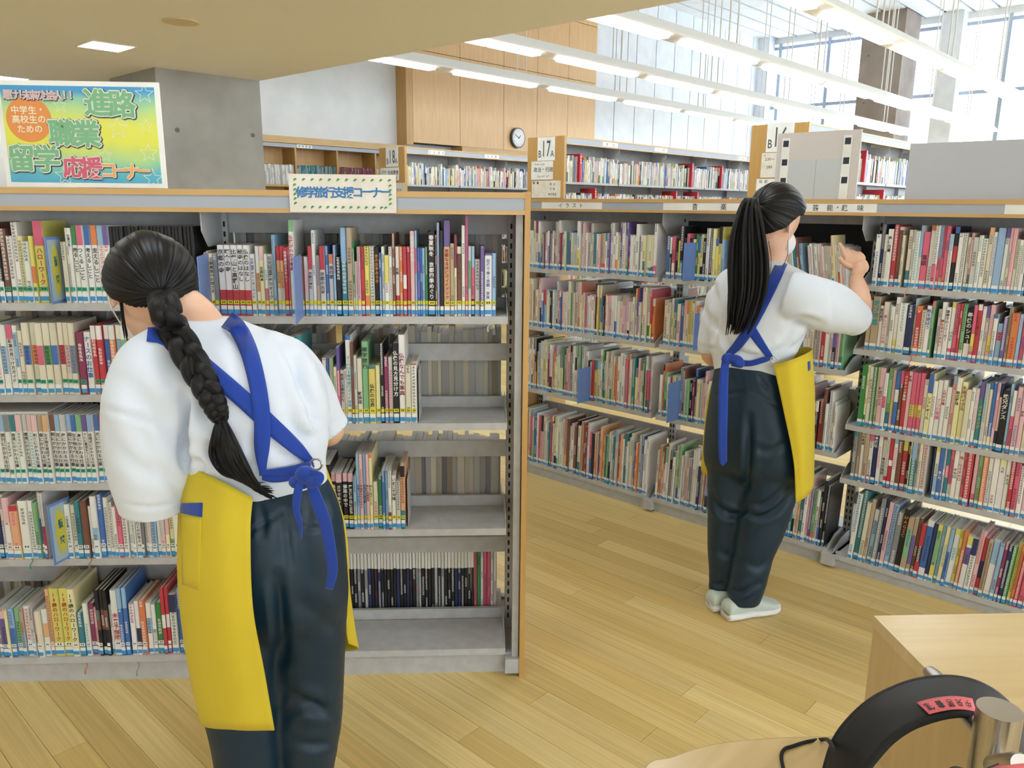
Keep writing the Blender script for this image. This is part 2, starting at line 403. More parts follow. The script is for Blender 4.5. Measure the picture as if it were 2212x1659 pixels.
# ------------------------------------------------------------------ lamps
def ceiling_light(x, y, label, group=None):
    e = empty('ceiling_light', (x, y, CEIL), 0, label, 'lamp', group); s = .145
    mb = MB()
    for a, b, c, d in ((-s-.012, s+.012, -s-.012, -s), (-s-.012, s+.012, s, s+.012), (-s-.012, -s, -s, s), (s, s+.012, -s, s)): mb.box(a, b, c, d, -.006, 0.0)
    mb.build('trim_ring', M['white_lamp_body'], e); MB().box(-s, s, -s, s, -.003, -.001).build('diffuser', M['lamp_ceil'], e)
for i, x in enumerate((-3.2, -1.3, .6, 2.5)):
    for j, y in enumerate((-3.2, -.8, 1.6, 4.0, 6.39, 8.75)):
        if (x, y) == (2.5, 6.39): ceiling_light(x, y, 'square recessed ceiling light nearest the round speaker grille')
        elif (x, y) == (2.5, 8.75): ceiling_light(x, y, 'square recessed ceiling light above the left end of the poster')
        else: ceiling_light(x, y, 'square recessed ceiling light in the low ceiling on the reading side', 'recessed lights out of view')
sp = empty('ceiling_speaker', (2.49, 5.17, CEIL), 0, 'round cream speaker grille set into the low ceiling', 'speaker')
MB().cyl((0, 0, -.006), .1, .006, 40).build('grille', mat('cream_grille', hx('c4b08e'), .8), sp)
mbr = MB(); mbr.cyl((0, 0, -.008), .108, .008, 40); mbr.build('rim', mat('cream_rim', hx('d0bd9a'), .7), sp)

RZ = 2.93; rows = [6.78, 5.38, 4.02, 2.66, 1.3]
names = ['first hanging light row, next to the wall with the clock', 'second hanging light row from the wall with the clock',
         'third hanging light row from the wall with the clock', 'fourth hanging light row from the wall with the clock', 'hanging light row furthest from the wall with the clock']
for ri, y in enumerate(rows):
    L0, L1 = 4.55, 17.6
    e = empty('hanging_light_row', (L0, y, RZ), 0, 'long white '+names[ri], 'lamp', 'hanging light rows')
    mb = MB(); prof = [(-.125, .012), (-.115, 0), (.115, 0), (.125, .012), (.06, .075), (.03, .11), (-.03, .11), (-.06, .075)]
    mb.prism([(a, b) for a, b in prof], 0, L1-L0, 'x'); o = mb.build('housing', M['white_lamp_body'], e)
    x = .18 + .1*(ri % 3); kk = 0
    while x < L1-L0-.7:
        MB().prism([(-.075, 0.002), (-.055, -.03), (.055, -.03), (.075, 0.002)], x, x+.62, 'x').build('diffuser', M['lamp_row'], e)
        x += .66 if kk % 2 == 0 else .98; kk += 1
    x = .7
    while x < L1-L0:
        for d in (0, .16):
            mb = MB(); mb.cyl((x+d, 0, .1), .008, HIGH-RZ-.1, 6); mb.build('rod', M['white_lamp_body'], e)
        x += 2.1
# ------------------------------------------------------------------ bookcases
PA = on_z(1131.7, 1462.9); aA = math.radians(3.08)
dA = (HR*math.cos(aA)+HF*math.sin(aA)).normalized(); nA = (HF*math.cos(aA)-HR*math.sin(aA)).normalized()
ROTA = math.atan2(dA.y, dA.x)
HC = 1.527; DP = 0.46; CEN = 0.23
def slots(mb, x, y, z0, z1):
    z = z0
    while z < z1:
        mb.box(x-.003, x+.003, y, y+.0015, z, z+.016); z += .03
def low_bookcase(loc, rz, bays, ends, label, top_parts=True, back=None):
    """steel double-sided bookcase with a beech canopy. bays: (x0, x1, shelf tops); local y=0 front, x along."""
    e = empty('bookcase', loc, rz, label, 'bookcase')
    x0, x1 = min(b[0] for b in bays), max(b[1] for b in bays)
    bevel(MB().box(x0, x1, 0.0, DP, HC-.016, HC).build('top_board', M['wood'], e), .002)
    for y0, y1 in ((0.0, .018), (DP-.018, DP)):
        bevel(MB().box(x0, x1, y0, y1, HC-.062, HC-.05).build('lower_trim', M['wood'], e), .0015)
        yy0, yy1 = (y0+.003, y1) if y0 == 0 else (y0, y1-.003)
        MB().box(x0, x1, yy0, yy1, HC-.05, HC-.016).build('fascia', M['fascia'], e)
    MB().box(x0, x1, .018, DP-.018, HC-.03, HC-.018).build('canopy_underside', M['steel'], e)
    for xe, wdt in ends:
        bevel(MB().box(xe, xe+wdt, 0.0, DP, 0, HC+.002).build('end_panel', M['wood_v'], e), .003)
    bounds = sorted({b[0] for b in bays} | {b[1] for b in bays})
    for bx in bounds:
        end = bx in (bounds[0], bounds[-1])
        xm = bx+.02 if bx == bounds[0] else (bx-.02 if bx == bounds[-1] else bx)
        p = MB().box(xm-.018, xm+.018, CEN-.025, CEN+.025, .02, HC-.03).build('upright', M['steel'], e)
        mb = MB(); slots(mb, xm-.008, CEN-.0262, .1, HC-.08); slots(mb, xm+.008, CEN-.0262, .1, HC-.08); mb.build('slot_row', M['steel_d'], p)
        f = MB().box(xm-.026, xm+.026, .004, DP-.004, .012, .062).build('foot', M['steel'], e); bevel(f, .004)
        if end:
            s = 1 if bx == bounds[-1] else -1
            MB().box(xm+s*.004-.008, xm+s*.004+.012, .02, .05, .062, HC-.062).build('side_post', M['steel'], e)
        mb = MB()
        for yf in (0.02,):
            mb.prism([(yf, HC-.062), (yf, HC-.115), (yf+.05, HC-.16), (CEN-.02, HC-.16), (CEN-.02, HC-.062)], xm-.0015, xm+.0015, 'x')
        mb.build('canopy_bracket', M['steel'], e)
    for bi, (a, b, tops) in enumerate(bays):
        ia, ib = a+.03 if a in (bounds[0],) else a+.012, b-.045 if b in (bounds[-1],) else b-.012
        MB().box(a+.02, b-.02, .036, .05, 0, .07).build('toe_kick', M['steel'], e)
        MB().box(a+.02, b-.02, DP-.05, DP-.036, 0, .07).build('toe_kick', M['steel'], e)
        MB().box(a+.01, b-.01, CEN-.008, CEN+.008, HC-.125, HC-.03).build('back_rail', M['steel'], e)
        for z in tops:
            low = z < .12
            o = MB().box(ia, ib, .022, .215, z-.022, z).build('shelf', M['steel'], e); bevel(o, .003)
            o = MB().box(ia, ib, .245, DP-.022, z-.022, z).build('shelf', M['steel'], e)
            MB().box(a+.015, b-.015, CEN-.007, CEN+.007, z-.005, z+.035).build('back_rail', M['steel'], e)
            if not low: MB().box(a+.015, b-.015, CEN-.007, CEN+.007, z-.17, z-.115).build('back_rail', M['steel'], e)
            for xx in (ia+.0005, ib-.0025):
                MB().prism([(.03, z-.02), (.03, z+.008), (.1, z+.045), (.2, z+.055), (.2, z-.02)], xx, xx+.002, 'x').build('shelf_bracket', M['steel'], e)
    return e
TA_R = [1.172, .848, .507, .092]; TA_L = [1.208, .94, .667, .424, .092]
baysA = [(-2.72, -1.82, TA_L), (-1.82, -.928, TA_L), (-.928, -.0, TA_R)]
caseA = low_bookcase(PA, ROTA, [(-2.74, -1.83, TA_L), (-1.83, -.925, TA_L), (-.925, -.015, TA_R)], [(-.0155, .016)],
                     'low grey steel bookcase with beech canopy under the colourful poster')
# case B: local x = -Y world, local y = +X world
BX, BY = 3.2, 2.945
TB_R = [1.2, .945, .632, .402, .062]; TB_M = [1.165, .85, .5, .075]
def Bw(x, y, z): return Vector((BX+y, BY-x, z))
caseB = low_bookcase((BX, BY, 0), -math.pi/2, [(0, .905, TB_M), (.905, 1.81, TB_M), (1.81, 2.715, TB_R), (2.715, 3.62, TB_R)], [(-.016, .016)],
                     'long low grey steel bookcase with labelled canopy behind the person with the ponytail')
MB().box(.925, 1.79, CEN-.012, CEN-.008, TB_M[0]+.01, HC-.1).build('black_back_board', mat('black_backing', hx('17181c'), .8), caseB)

def canopy_label(parent, x0, x1, z0, z1, txt, size, y=-.0012, pitch=None, spread=None):
    c = MB().box(x0, x1, y, y+.004, z0, z1).build('label_card', M['paper'], parent)
    xm, zm = (x0+x1)/2, (z0+z1)/2
    if spread:
        chars = [(ch, xm+dx, zm, size) for ch, dx in spread]
    else: chars = line(txt, xm, zm, size, pitch)
    text_obj('lettering', chars, M['ink_grey'], c, (0, y-.0006, 0), .012)
zl0, zl1 = HC-.0495, HC-.0165
canopy_label(caseB, BY-2.767, BY-2.378, zl0, zl1, 'イラスト', .026, .0015, .045)
canopy_label(caseB, BY-2.03, BY-1.6, zl0, zl1, '', .03, .0015, spread=[('音', -.05), ('楽', .09)])
canopy_label(caseB, BY-1.38, BY-1.085, zl0, zl1, '', .026, .0015, spread=[('芸', -.088), ('能', -.03), ('・', 0), ('趣', .028), ('味', .088)])
canopy_label(caseB, BY-.66, BY-.35, zl0, zl1, '', .026, .0015, spread=[])

# tall cases in the hall: beech end panels, grey canopies, steel shelves
def tall_bookcase(x, y, ln, H, nb, shelves, label, rows_text, sign):
    e = empty('bookcase', (x, y, 0), 0, label, 'bookcase')       # local y=0 is the face towards -Y
    D = .46
    bevel(MB().box(0, .035, -.005, D+.005, 0, H).build('end_panel', M['wood_v'], e), .003)
    MB().box(ln, ln+.035, -.005, D+.005, 0, H).build('end_panel', M['wood_v'], e)
    MB().box(.035, ln, 0, D, H-.016, H-.002).build('top_board', M['wood'], e)
    MB().box(.035, ln, 0.0, .016, H-.076, H-.066).build('lower_trim', M['wood'], e)
    MB().box(.035, ln, .003, .016, H-.066, H-.016).build('fascia', M['fascia'], e)
    MB().box(.035, ln, .016, D, H-.03, H-.018).build('canopy_underside', M['steel'], e)
    MB().box(.035, ln, D*.5-.004, D*.5+.004, .05, H-.03).build('back_sheet', M['steel'], e)
    bl = (ln-.035)/nb
    for i in range(nb+1):
        xx = .045+i*bl if i < nb else ln-.01
        MB().box(xx-.01, xx+.01, .19, .23, .02, H-.03).build('upright', M['steel'], e)
        MB().prism([(.02, H-.076), (.02, H-.13), (.08, H-.17), (.2, H-.17), (.2, H-.076)], xx-.0015, xx+.0015, 'x').build('canopy_bracket', M['steel'], e)
    for i in range(nb):
        for z in shelves:
            MB().box(.045+i*bl+.012, .045+(i+1)*bl-.012, .02, .215, z-.022, z).build('shelf', M['steel'], e)
    for i, (f, t) in enumerate(rows_text):
        canopy_label(e, f-.13, f+.13, H-.063, H-.019, t, .03, .001, .07)
    # signs on the end panel (facing -X): local sign frame
    for k, (y0, y1, z0, z1, parts, mt) in enumerate(sign):
        s = MB().box(-.006, -.001, y0, y1, z0, z1).build('sign_card', mt, e)
        for txt, yc, zc, sz, col in parts:
            t = text_obj('lettering', line(txt, 0, 0, sz), col, s, (-.0068, yc, zc), .01, (0, 0, -math.pi/2))
            if txt in ('16', '17', '18'): t.scale = (.52, 1, 1)
            elif txt in 'AB' and sz > .05: t.scale = (.75, 1, 1)
    return e
SH = [1.725, 1.4, 1.08, .76, .43, .1]
def number_sign(num, extra):
    P = [(.11, .33, 1.925, 2.145, [('B', .298, 1.985, .095, M['ink_grey']), (num, .218, 2.03, .21, M['ink_grey']), ('A', .14, 1.985, .085, M['ink_grey'])], M['paper'])]
    return P+extra
t17 = tall_bookcase(6.12, 5.02, 7.2, 2.15, 8, SH, 'tall bookcase whose beech end panel carries the sign B17A', [(.75, '政 治'), (1.7, '行 政'), (3.6, '地方自治')],
    number_sign('17', [(.13, .41, 1.745, 1.92, [('310〜318', .3, 1.89, .028, M['ink_grey']), ('政治・行政', .25, 1.84, .05, M['ink']), ('320〜329 法律', .25, 1.775, .022, M['ink_grey'])], M['paper']),
                       (.03, .4, 1.57, 1.735, [('新 着', .345, 1.715, .03, M['ink']), ('政 治', .13, 1.7, .026, M['ink_grey']), ('行 政', .13, 1.655, .026, M['ink_grey']), ('地方自治', .13, 1.605, .026, M['ink_grey'])], M['paper_cream'])]))
t18 = tall_bookcase(6.1, 7.38, 6.0, 2.145, 7, SH, 'tall bookcase whose beech end panel carries the sign B18A', [(.5, '社会福祉'), (1.45, '社会教')],
    number_sign('18', [(.1, .44, 1.77, 1.915, [('379 社会教育', .26, 1.86, .05, M['ink']), ('380 民俗', .2, 1.8, .03, M['ink'])], M['paper']), (-.0, .25, 1.6, 1.74, [('民 俗', .1, 1.66, .03, M['ink_grey'])], M['paper_cream'])]))
t16 = tall_bookcase(6.2, 2.67, 7.5, 2.14, 8, SH, 'tall bookcase whose beech end panel carries the sign B16A', [(.75, '歴 史'), (1.7, '伝 記')],
    number_sign('16', [(.06, .36, 1.73, 1.92, [('A', .335, 1.9, .02, M['ink']), ('230〜', .29, 1.87, .03, M['ink_grey']), ('280', .29, 1.81, .03, M['ink_grey'])], M['paper_cream']),
                       (.02, .39, 1.6, 1.72, [('伝 記', .33, 1.7, .028, M['ink_grey'])], M['paper'])]))
# beech wall bookcase behind B18
wc = empty('bookcase', (3.2, 8.98, 0), 0, 'built-in beech bookcase along the white wall behind sign B18A', 'bookcase')
lw = 4.35
MB().box(0, lw, -.02, .3, 2.22, 2.3).build('top_trim', M['wood'], wc)
MB().box(0, lw, -.005, .02, 2.17, 2.215).build('fascia', M['fascia'], wc)
MB().box(0, lw, .285, .3, 0, 2.22).build('back_board', M['wood_panel'], wc)
for i in range(8): MB().box(i*.62-.012, i*.62+.012, 0, .285, 0, 2.17).build('divider_board', M['wood_v'], wc)
for z in (1.72, 1.36, 1.0, .64, .28): MB().box(0, lw, 0, .285, z-.025, z).build('shelf', M['wood'], wc)
canopy_label(wc, 2.5, 2.72, 2.172, 2.212, '参考図書', .028, -.007, .05)
canopy_label(wc, 3.9, 4.1, 2.172, 2.212, '白 書', .028, -.007, .05)

# clock on the beech wall
ck = empty('wall_clock', (9.85, YW-.222, 2.563), 0, 'round white wall clock with dark rim on the beech panels', 'clock')
mb = MB(); mb.cyl((0, -.05, 0), .158, .05, 48, 'y'); smooth_angle(mb.build('rim', mat('dark_clock_rim', hx('4a4a48'), .35, .3), ck))
mb = MB(); mb.cyl((0, -.053, 0), .138, .004, 48, 'y'); mb.build('dial', M['paper'], ck)
nums = []
for h in range(1, 13):
    a = math.pi/2-h*math.pi/6; s = str(h)
    for i, c in enumerate(s): nums.append((c, .112*math.cos(a)+(i-(len(s)-1)/2)*.014, .112*math.sin(a), .026))
text_obj('numerals', nums, M['ink'], ck, (0, -.0545, 0), .01)
def hand(a, l, w_, nm):
    o = MB().box(-w_, w_, -.001, .001, -.02, l).build(nm, M['ink'], ck); o.location = (0, -.057, 0); o.rotation_euler = (0, a, 0)
hand(math.radians(48), .06, .005, 'hour_hand'); hand(math.radians(-62), .095, .0035, 'minute_hand')
# ------------------------------------------------------------------ books
PAL = {'W': ('white', 'e2e0da'), 'C': ('cream', 'd9d0ba'), 'K': ('black', '26252a'), 'G': ('green', '3f8a4c'), 'g': ('light green', '7fb683'),
       'B': ('blue', '3a6cb4'), 'b': ('pale blue', '8fb4d6'), 'T': ('teal', '2f7f8c'), 'R': ('red', 'c03440'), 'r': ('bright pink', 'd95f7f'),
       'P': ('pale pink', 'e0b4b8'), 'p': ('purple', '6d5a9c'), 'O': ('orange', 'dd7d45'), 'Y': ('yellow', 'ddd060'), 'y': ('pale yellow', 'e3dca0'),
       'N': ('brown', '7d5142'), 'n': ('tan', 'b59f82'), 'S': ('grey', '85878a'), 's': ('pale grey', 'c3c1bc'), 'M': ('maroon', '8a3558'), 'D': ('navy', '2b3560'), 'o': ('apricot', 'e0a878')}
def pc(k, j=0.06):
    c = hx(PAL[k][1]); g_ = (c[0]+c[1]+c[2])/3*.1; c = tuple(v*.9+g_ for v in c); t = 1+rnd.uniform(-j, j)
    return tuple(min(1, max(0, v*t*(1+rnd.uniform(-.03, .03)))) for v in c)
INKS = {'k': (.03, .03, .035), 'w': (.75, .75, .73), 'r': hx('b02a3a'), 'b': hx('2a58a8'), 't': hx('2a9aa8'), 'o': hx('d8862a'), 'm': hx('7a2030'), 'p': hx('d85a90'), 'y': hx('c8b83a')}
DARK = set('KGBTRpNMDSO')
STUFF = MB()
specs = []        # candidates for single books
def case_mat(case): return Matrix.Translation(case.location) @ Matrix.Rotation(case.rotation_euler.z, 4, 'Z')

class Bk: pass
def mk(case, x, y, z, w_, h, d, c, top=None, bot=None, ink=None, text=None, tape=None, tilt=0.0, lab=True, rear=False, row=None, idx=0, tpos=.06, tsize=None, mid=None, cand=False):
    b = Bk(); b.__dict__.update(locals()); 
    b.col = pc(c); b.ink = INKS[ink] if ink else (INKS['w'] if (c in DARK and rnd.random() < .8) else (INKS['k'] if rnd.random() < .62 else INKS[rnd.choice('rbtpm')]))
    b.seed = rnd.randint(0, 400)
    b.topc = pc(top[0]) if top else None; b.botc = pc(bot[0]) if bot else None; b.midc = pc(mid[0]) if mid else None
    b.M = case_mat(case) @ Matrix.Translation((x, y, z)) @ Matrix.Rotation(tilt, 4, 'Y')
    return b
def spine_bands(b):
    "list of (z0, z1, colour, with print)"
    h = b.h; out = []; z1 = h; z0 = 0
    if b.bot: z0 = h*b.bot[1]; out.append((0, z0, b.botc, not b.text))
    if b.top: z1 = h*(1-b.top[1]); out.append((z1, h, b.topc, False))
    if b.mid: a, c = h*b.mid[1], h*b.mid[2]; out += [(z0, a, b.col, False), (a, c, b.midc, True), (c, z1, b.col, False)]
    else: out.append((z0, z1, b.col, not b.text))
    return out
def cover_into(mb, b, T=None, full=True):
    w_, h, d = b.w_, b.h, b.d; t = .0015
    P = (lambda p: tuple(T @ Vector(p))) if T else (lambda p: p)
    cs = min(max(w_*.62, .005), .011); ch = 0 if b.rear else min(.0022, w_*.16)
    def q(pts, col, uv=None): mb.quad([P(p) for p in pts], col, uv, ink=b.ink)
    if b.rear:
        pg = pc(rnd.choice('sCSnssC'), .12); k_ = rnd.uniform(.5, .8); pg = tuple(v*k_ for v in pg)  # far-side page edges darkened: backlit shade put into the colour, varied per book
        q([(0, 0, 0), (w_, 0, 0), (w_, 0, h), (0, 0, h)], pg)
    else:
        for z0, z1, c, pr in spine_bands(b):
            uv = [(-w_/2/cs, z0/cs+b.seed), (w_/2/cs, z0/cs+b.seed), (w_/2/cs, z1/cs+b.seed), (-w_/2/cs, z1/cs+b.seed)] if pr else None
            if uv: k_ = (w_/2-ch)/(w_/2); uv = [(u_*k_, v_) for u_, v_ in uv]
            q([(ch, 0, z0), (w_-ch, 0, z0), (w_-ch, 0, z1), (ch, 0, z1)], c, uv)
            q([(0, ch*1.3, z0), (ch, 0, z0), (ch, 0, z1), (0, ch*1.3, z1)], c); q([(w_-ch, 0, z0), (w_, ch*1.3, z0), (w_, ch*1.3, z1), (w_-ch, 0, z1)], c)
    q([(0, d, 0), (0, ch*1.3, 0), (0, ch*1.3, h), (0, d, h)], b.col); q([(w_, ch*1.3, 0), (w_, d, 0), (w_, d, h), (w_, ch*1.3, h)], b.col)
    if full:      # inside of the boards and the spine top, so that the page block sits between them
        for x0, x1 in ((0, t), (w_-t, w_)): q([(x0, ch, h), (x1, ch, h), (x1, d, h), (x0, d, h)], b.col); q([(x0, d, 0), (x1, d, 0), (x1, d, h), (x0, d, h)], b.col)
        q([(t, 0, h), (w_-t, 0, h), (w_-t, t, h), (t, t, h)], b.col)
        q([(t, 0, 0), (t, d, 0), (t, d, h), (t, 0, h)], b.col); q([(w_-t, d, 0), (w_-t, 0, 0), (w_-t, 0, h), (w_-t, d, h)], b.col)
        q([(t, t, h), (w_-t, t, h), (w_-t, t, 0), (t, t, 0)], b.col)
    else:
        q([(0, 0, h), (w_, 0, h), (w_, d, h), (0, d, h)], pc('s', .1)); q([(w_, d, 0), (0, d, 0), (0, d, h), (w_, d, h)], b.col)
LBLUE = hx('3f93cf'); LYEL = hx('dcd02e'); LGRN = hx('2aa183')
def label_into(mb, b, T=None):
    P = (lambda p: tuple(T @ Vector(p))) if T else (lambda p: p)
    w_ = b.w_; y = -.0007; m = min(.0012, w_*.08)
    def q(z0, z1, c, i=0): mb.quad([P((m+i, y, z0)), P((w_-m-i, y, z0)), P((w_-m-i, y, z1)), P((m+i, y, z1))], c)
    q(.006, .0185, LBLUE); q(.0185, .03, (.78, .78, .76))
    if b.tape: 
        q(.034, .045, LYEL if b.tape == 'y' else (LGRN if b.tape == 'g' else (.8, .8, .78)))
        if w_ > .011:
            k = (.05, .05, .03); f = w_*.2; y2 = y-.0003
            for a in (.3, .58): mb.quad([P((w_*a, y2, .037)), P((w_*a+f*.8, y2, .037)), P((w_*a+f*.8, y2, .0425)), P((w_*a, y2, .0425))], k)
def title_chars(b):
    n = len(b.text); L = b.h*(1-b.tpos)-(.05 if b.tape else .034)
    s = b.tsize or min(b.w_*.86, L/n/1.06); s = min(s, L/n/1.0)
    return column(b.text, b.w_/2, b.h*(1-b.tpos), s, max(s*1.06, .0))
def text_into(mb, b, T):
    for it in title_chars(b):
        V, F = glyph(it[0], .02); r = it[4]
        for f in F:
            pts = []
            for i in f:
                a, c = V[i][0]*it[3], V[i][1]*it[3]
                if r: a, c = c, -a
                pts.append(tuple(T @ Vector((it[1]+a, -.0006, it[2]+c))))
            mb.quad(pts, b.ink)
def to_stuff(b):
    cover_into(STUFF, b, b.M, False)
    if b.lab and not b.rear: label_into(STUFF, b, b.M)
    if b.text: text_into(STUFF, b, b.M)

CASES = {'A': (caseA, PA, nA), 'B': (caseB, Vector((BX, BY, 0)), Vector((1, 0, 0)))}
def parse_row(cid, name, ytxt, z, spec, tape=None, setback=.03, depth=.15, landmark='', lean=0.0):
    """spec: books separated by ';' : 'xpx ytop COLOR [^C.f] [_C.f] [=C.a.b] [|text|ink]' ; a lone 'xpx -' is a gap. ytxt: base pixel row as (x0,y0,x1,y1)"""
    case, p0, n = CASES[cid]; Mi = case_mat(case).inverted(); x0, y0, x1, y1 = ytxt
    items = [s.strip() for s in spec.split(';') if s.strip()]; ent = []
    for s in items:
        head, *t = s.split('|'); tk = head.split(); ent.append((float(tk[0]), tk[1:], t))
    k = 0
    def L(x, y): return Mi @ on_plane(x, y, p0+n*setback, n)
    prev_end = -9
    for (xa, tk, t), nx in zip(ent, ent[1:]+[None]):
        if nx is None or tk[0] == '-': continue
        yb = lambda x: y0+(y1-y0)*(x-x0)/(x1-x0)
        a, c = L(xa, yb(xa)), L(nx[0], yb(nx[0])); w_ = c.x-a.x-.0007
        if w_ < .003: continue
        top = L(xa, float(tk[0])); h = max(.1, top.z-z)
        kw = dict(); col = tk[1]
        for o_ in tk[2:]:
            if o_[0] == '^': kw['top'] = (o_[1], float(o_[2:]))
            elif o_[0] == '_': kw['bot'] = (o_[1], float(o_[2:]))
            elif o_[0] == '=': a_, b_ = o_[2:].split(','); kw['mid'] = (o_[1], float(a_), float(b_))
            elif o_[0] == '@': kw['tpos'] = float(o_[1:])
        if t: kw['text'] = t[0]; kw['ink'] = t[1] if len(t) > 1 else None
        k += 1; bl = max(lean, 0)
        d = min(depth+rnd.uniform(-.012, .012), .178)
        b = mk(case, a.x, setback-.002+rnd.uniform(-.006, .007), z, w_, h, d, col, tape=(tape if rnd.random() < .93 else None), row=(name, landmark), idx=k, tilt=lean, cand=True, **kw)
        specs.append(b)
def fill_row(case, x0, x1, z, pal, hr, wr, y=.028, depth=.15, rear=False, lean=0.0, cand=None, lab=True, gap=0.0, tape=None):
    x = x0; k = 0
    while x < x1-.006:
        w_ = min(rnd.triangular(wr[0], wr[1], wr[0]+.004), x1-x); 
        if w_ < .005: break
        h = rnd.choice(hr)*rnd.uniform(.97, 1.02); c = rnd.choice(pal); kw = {}
        r = rnd.random()
        if not rear:
            if r < .18: kw['top'] = (rnd.choice(pal), rnd.uniform(.1, .4))
            elif r < .34: kw['bot'] = (rnd.choice('rBGOTYWK'), rnd.uniform(.2, .45))
        k += 1
        b = mk(case, x, y+rnd.uniform(-.006, .008), z, w_-.0004, h, min(depth+rnd.uniform(-.02, .02), .18), c, rear=rear, lab=lab, tilt=lean+rnd.uniform(-.006, .006)*0, idx=k, row=cand, cand=bool(cand), tape=tape, **kw)
        specs.append(b) if cand else to_stuff(b)
        x += w_
        if gap and rnd.random() < gap: x += rnd.uniform(.02, .08)

def S(ox, oy, sc, txt):
    "rewrite a row noted in the coordinates of an enlarged detail into photo pixels"
    out = []
    for s in txt.split(';'):
        s = s.strip()
        if not s: continue
        head, *t = s.split('|'); tk = head.split(); tk[0] = '%.2f' % (ox+float(tk[0])/sc)
        if len(tk) > 1 and tk[1] != '-': tk[1] = '%.2f' % (oy+float(tk[1])/sc)
        out.append('|'.join([' '.join(tk)]+t))
    return '; '.join(out)+'; '

LMA = 'the steel bracket under the canopy'
# --- case A, bay beside the end panel
r1 = S(430, 460, 6.32, '118 540 n; 150 520 n; 182 555 W|王朝貴族のお姫さま|k; 245 560 S; 300 440 W _R.37 @.05|京都の寺|k; 395 440 W _R.37 @.05|鎌倉の寺|k; 485 440 W _R.37 @.05|比叡山と高野山|k; 575 440 W _R.37 @.05|秘寺のはなし|k; 660 440 W _R.37 @.05|仏像のはなし|k;'
       '745 560 W|北海道歴史ワンダーランド|b; 808 455 W =o.35,.62; 870 455 y ^P.2 @.28|企画読本|k; 930 560 W _r.45; 980 562 s @.03|日光街道歴史ウォーク|k; 1050 300 b; 1090 455 o ^R.2 _W.4; 1145 455 o ^R.2 _W.4; 1195 470 R @.05|世界遺産ミステリー|w; 1250 460 r; 1275 95 W ^g.12 @.15|仏像がわかる事典|r; 1345 -; 1400 590 N; 1455 600 s =P.4,.8; 1520 455 s ^R.33 @.36|京都の神社|k; 1575 235 W; 1625 580 n; 1680 455 s ^R.33 @.36|京都の古寺|k; 1750 455 B; 1795 565 s ^O.15 @.18|京の都|k; 1865 440 b; 1895 600 K; 1965 200 T ^b.38; 2050 200 n; 2125 400 G _Y.25;')
r1 += S(770, 460, 6.32, '0 660 s; 35 460 P; 80 460 R; 130 455 Y _O.3; 195 455 W; 265 465 K @.1|京の古寺あるき|o; 330 545 B; 360 460 W; 400 575 W ^Y.45; 460 460 W; 510 280 N; 545 460 W _R.3 @.3|京都|k; 600 460 O; 650 460 R =W.4,.6; 700 460 R; 750 245 P @.06|京都歴史散歩|w; 815 240 b =r.5,.8; 840 480 B; 880 480 B; 908 480 b; 945 470 G; 985 250 K @.04|春夏秋冬 京都四季めぐり|w; 1085 300 N; 1107 130 b; 1145 240 K; 1200 100 o ^p.27 @.29|京都なるほどガイドブック|m; 1285 415 n; 1340 300 y ^M.4; 1375 460 C =N.22,.9; 1440 170 W; 1490 35 r; 1528 455 s =g.4,.8; 1570 455 r ^b.3 _K.25; 1615 630 s; 1690 455 p; 1745 555 W ^p.03 @.08|伝承で歩く京都・奈良|b; 1850 550 b; 1905 -')
parse_row('A', 'top tier of the travel bay', (430, 684, 1080, 687), TA_R[0], r1, 'y', landmark=LMA)
r2 = S(620, 690, 6.506, '-1180 500 W; -1100 520 n; -1000 500 b; -900 540 W; -800 500 C; -700 530 s; -610 480 T; -500 540 W; -400 480 B; -330 520 W; -240 560 n; -160 500 g; -80 480 W; 0 420 P; 60 500 W; 100 240 W; 160 225 T =O.5,.85; 262 540 n; 400 635 C; 470 670 W; 530 540 W; 582 545 B; 628 545 g; 682 665 C; 730 390 p =r.2,.7; 772 710 s|奈良と古都めぐり|k; 832 700 W; 858 225 W ^B.05 @.22|よくわかる修学旅行ガイド奈良|t; 932 310 N; 968 500 s; 1010 545 C @.5|散歩道|k; 1080 310 g|修学旅行|k; 1170 650 Y ^T.05 @.3|仏像の世界|k; 1260 650 y; 1330 340 K; 1382 520 M; 1440 530 s; 1505 330 K @.09|仏像の見方見分け方|w; 1588 215 W @.2|仏像なんでも事典|m; 1675 640 C; 1755 620 W ^R.02; 1832 -')
parse_row('A', 'second tier of the travel bay', (620, 916, 960, 917), TA_R[1], r2, 'y', landmark=LMA)
r3 = S(690, 950, 7.54, '-1900 500 W; -1810 520 C; -1700 480 B; -1600 520 W; -1500 420 n; -1380 500 R; -1300 520 W; -1190 500 s; -1080 480 T; -980 520 W; -860 500 C; -760 520 W; -650 480 g; -560 520 W; -460 500 n; -380 520 W; -280 400 K; -180 430 K; -80 420 N; 20 400 K _r.6; 110 405 K _r.6; 218 548 K ^P.15 @.2|集団自決なぜ|w; 302 548 K ^P.15 @.2|ガマであったこと|w; 400 548 K ^P.15 @.2|弾雨の中で|w; 490 548 K ^P.15 @.2|摩文仁の丘に立ち|w; 575 600 b _s.45; 628 235 b @.4|沖縄のいまむかし|b; 682 235 P =P.5,.9 @.4|沖縄戦はなぜおきた|m; 735 235 b @.4|ぬちどぅ宝の戦|k; 790 235 P @.4|島人と米軍基地|m; 838 235 y ^O.05 @.4|命どぅ宝のこころ|k; 890 690 C; 970 605 G; 1045 495 B; 1090 500 b; 1140 495 W _M.3; 1190 580 W @.04|いまこそ沖縄|k; 1265 680 s; 1335 425 o ^K.17 _T.3; 1410 -')
parse_row('A', 'third tier of the travel bay', (690, 1148, 880, 1152), TA_R[2], r3, 'y', landmark=LMA)
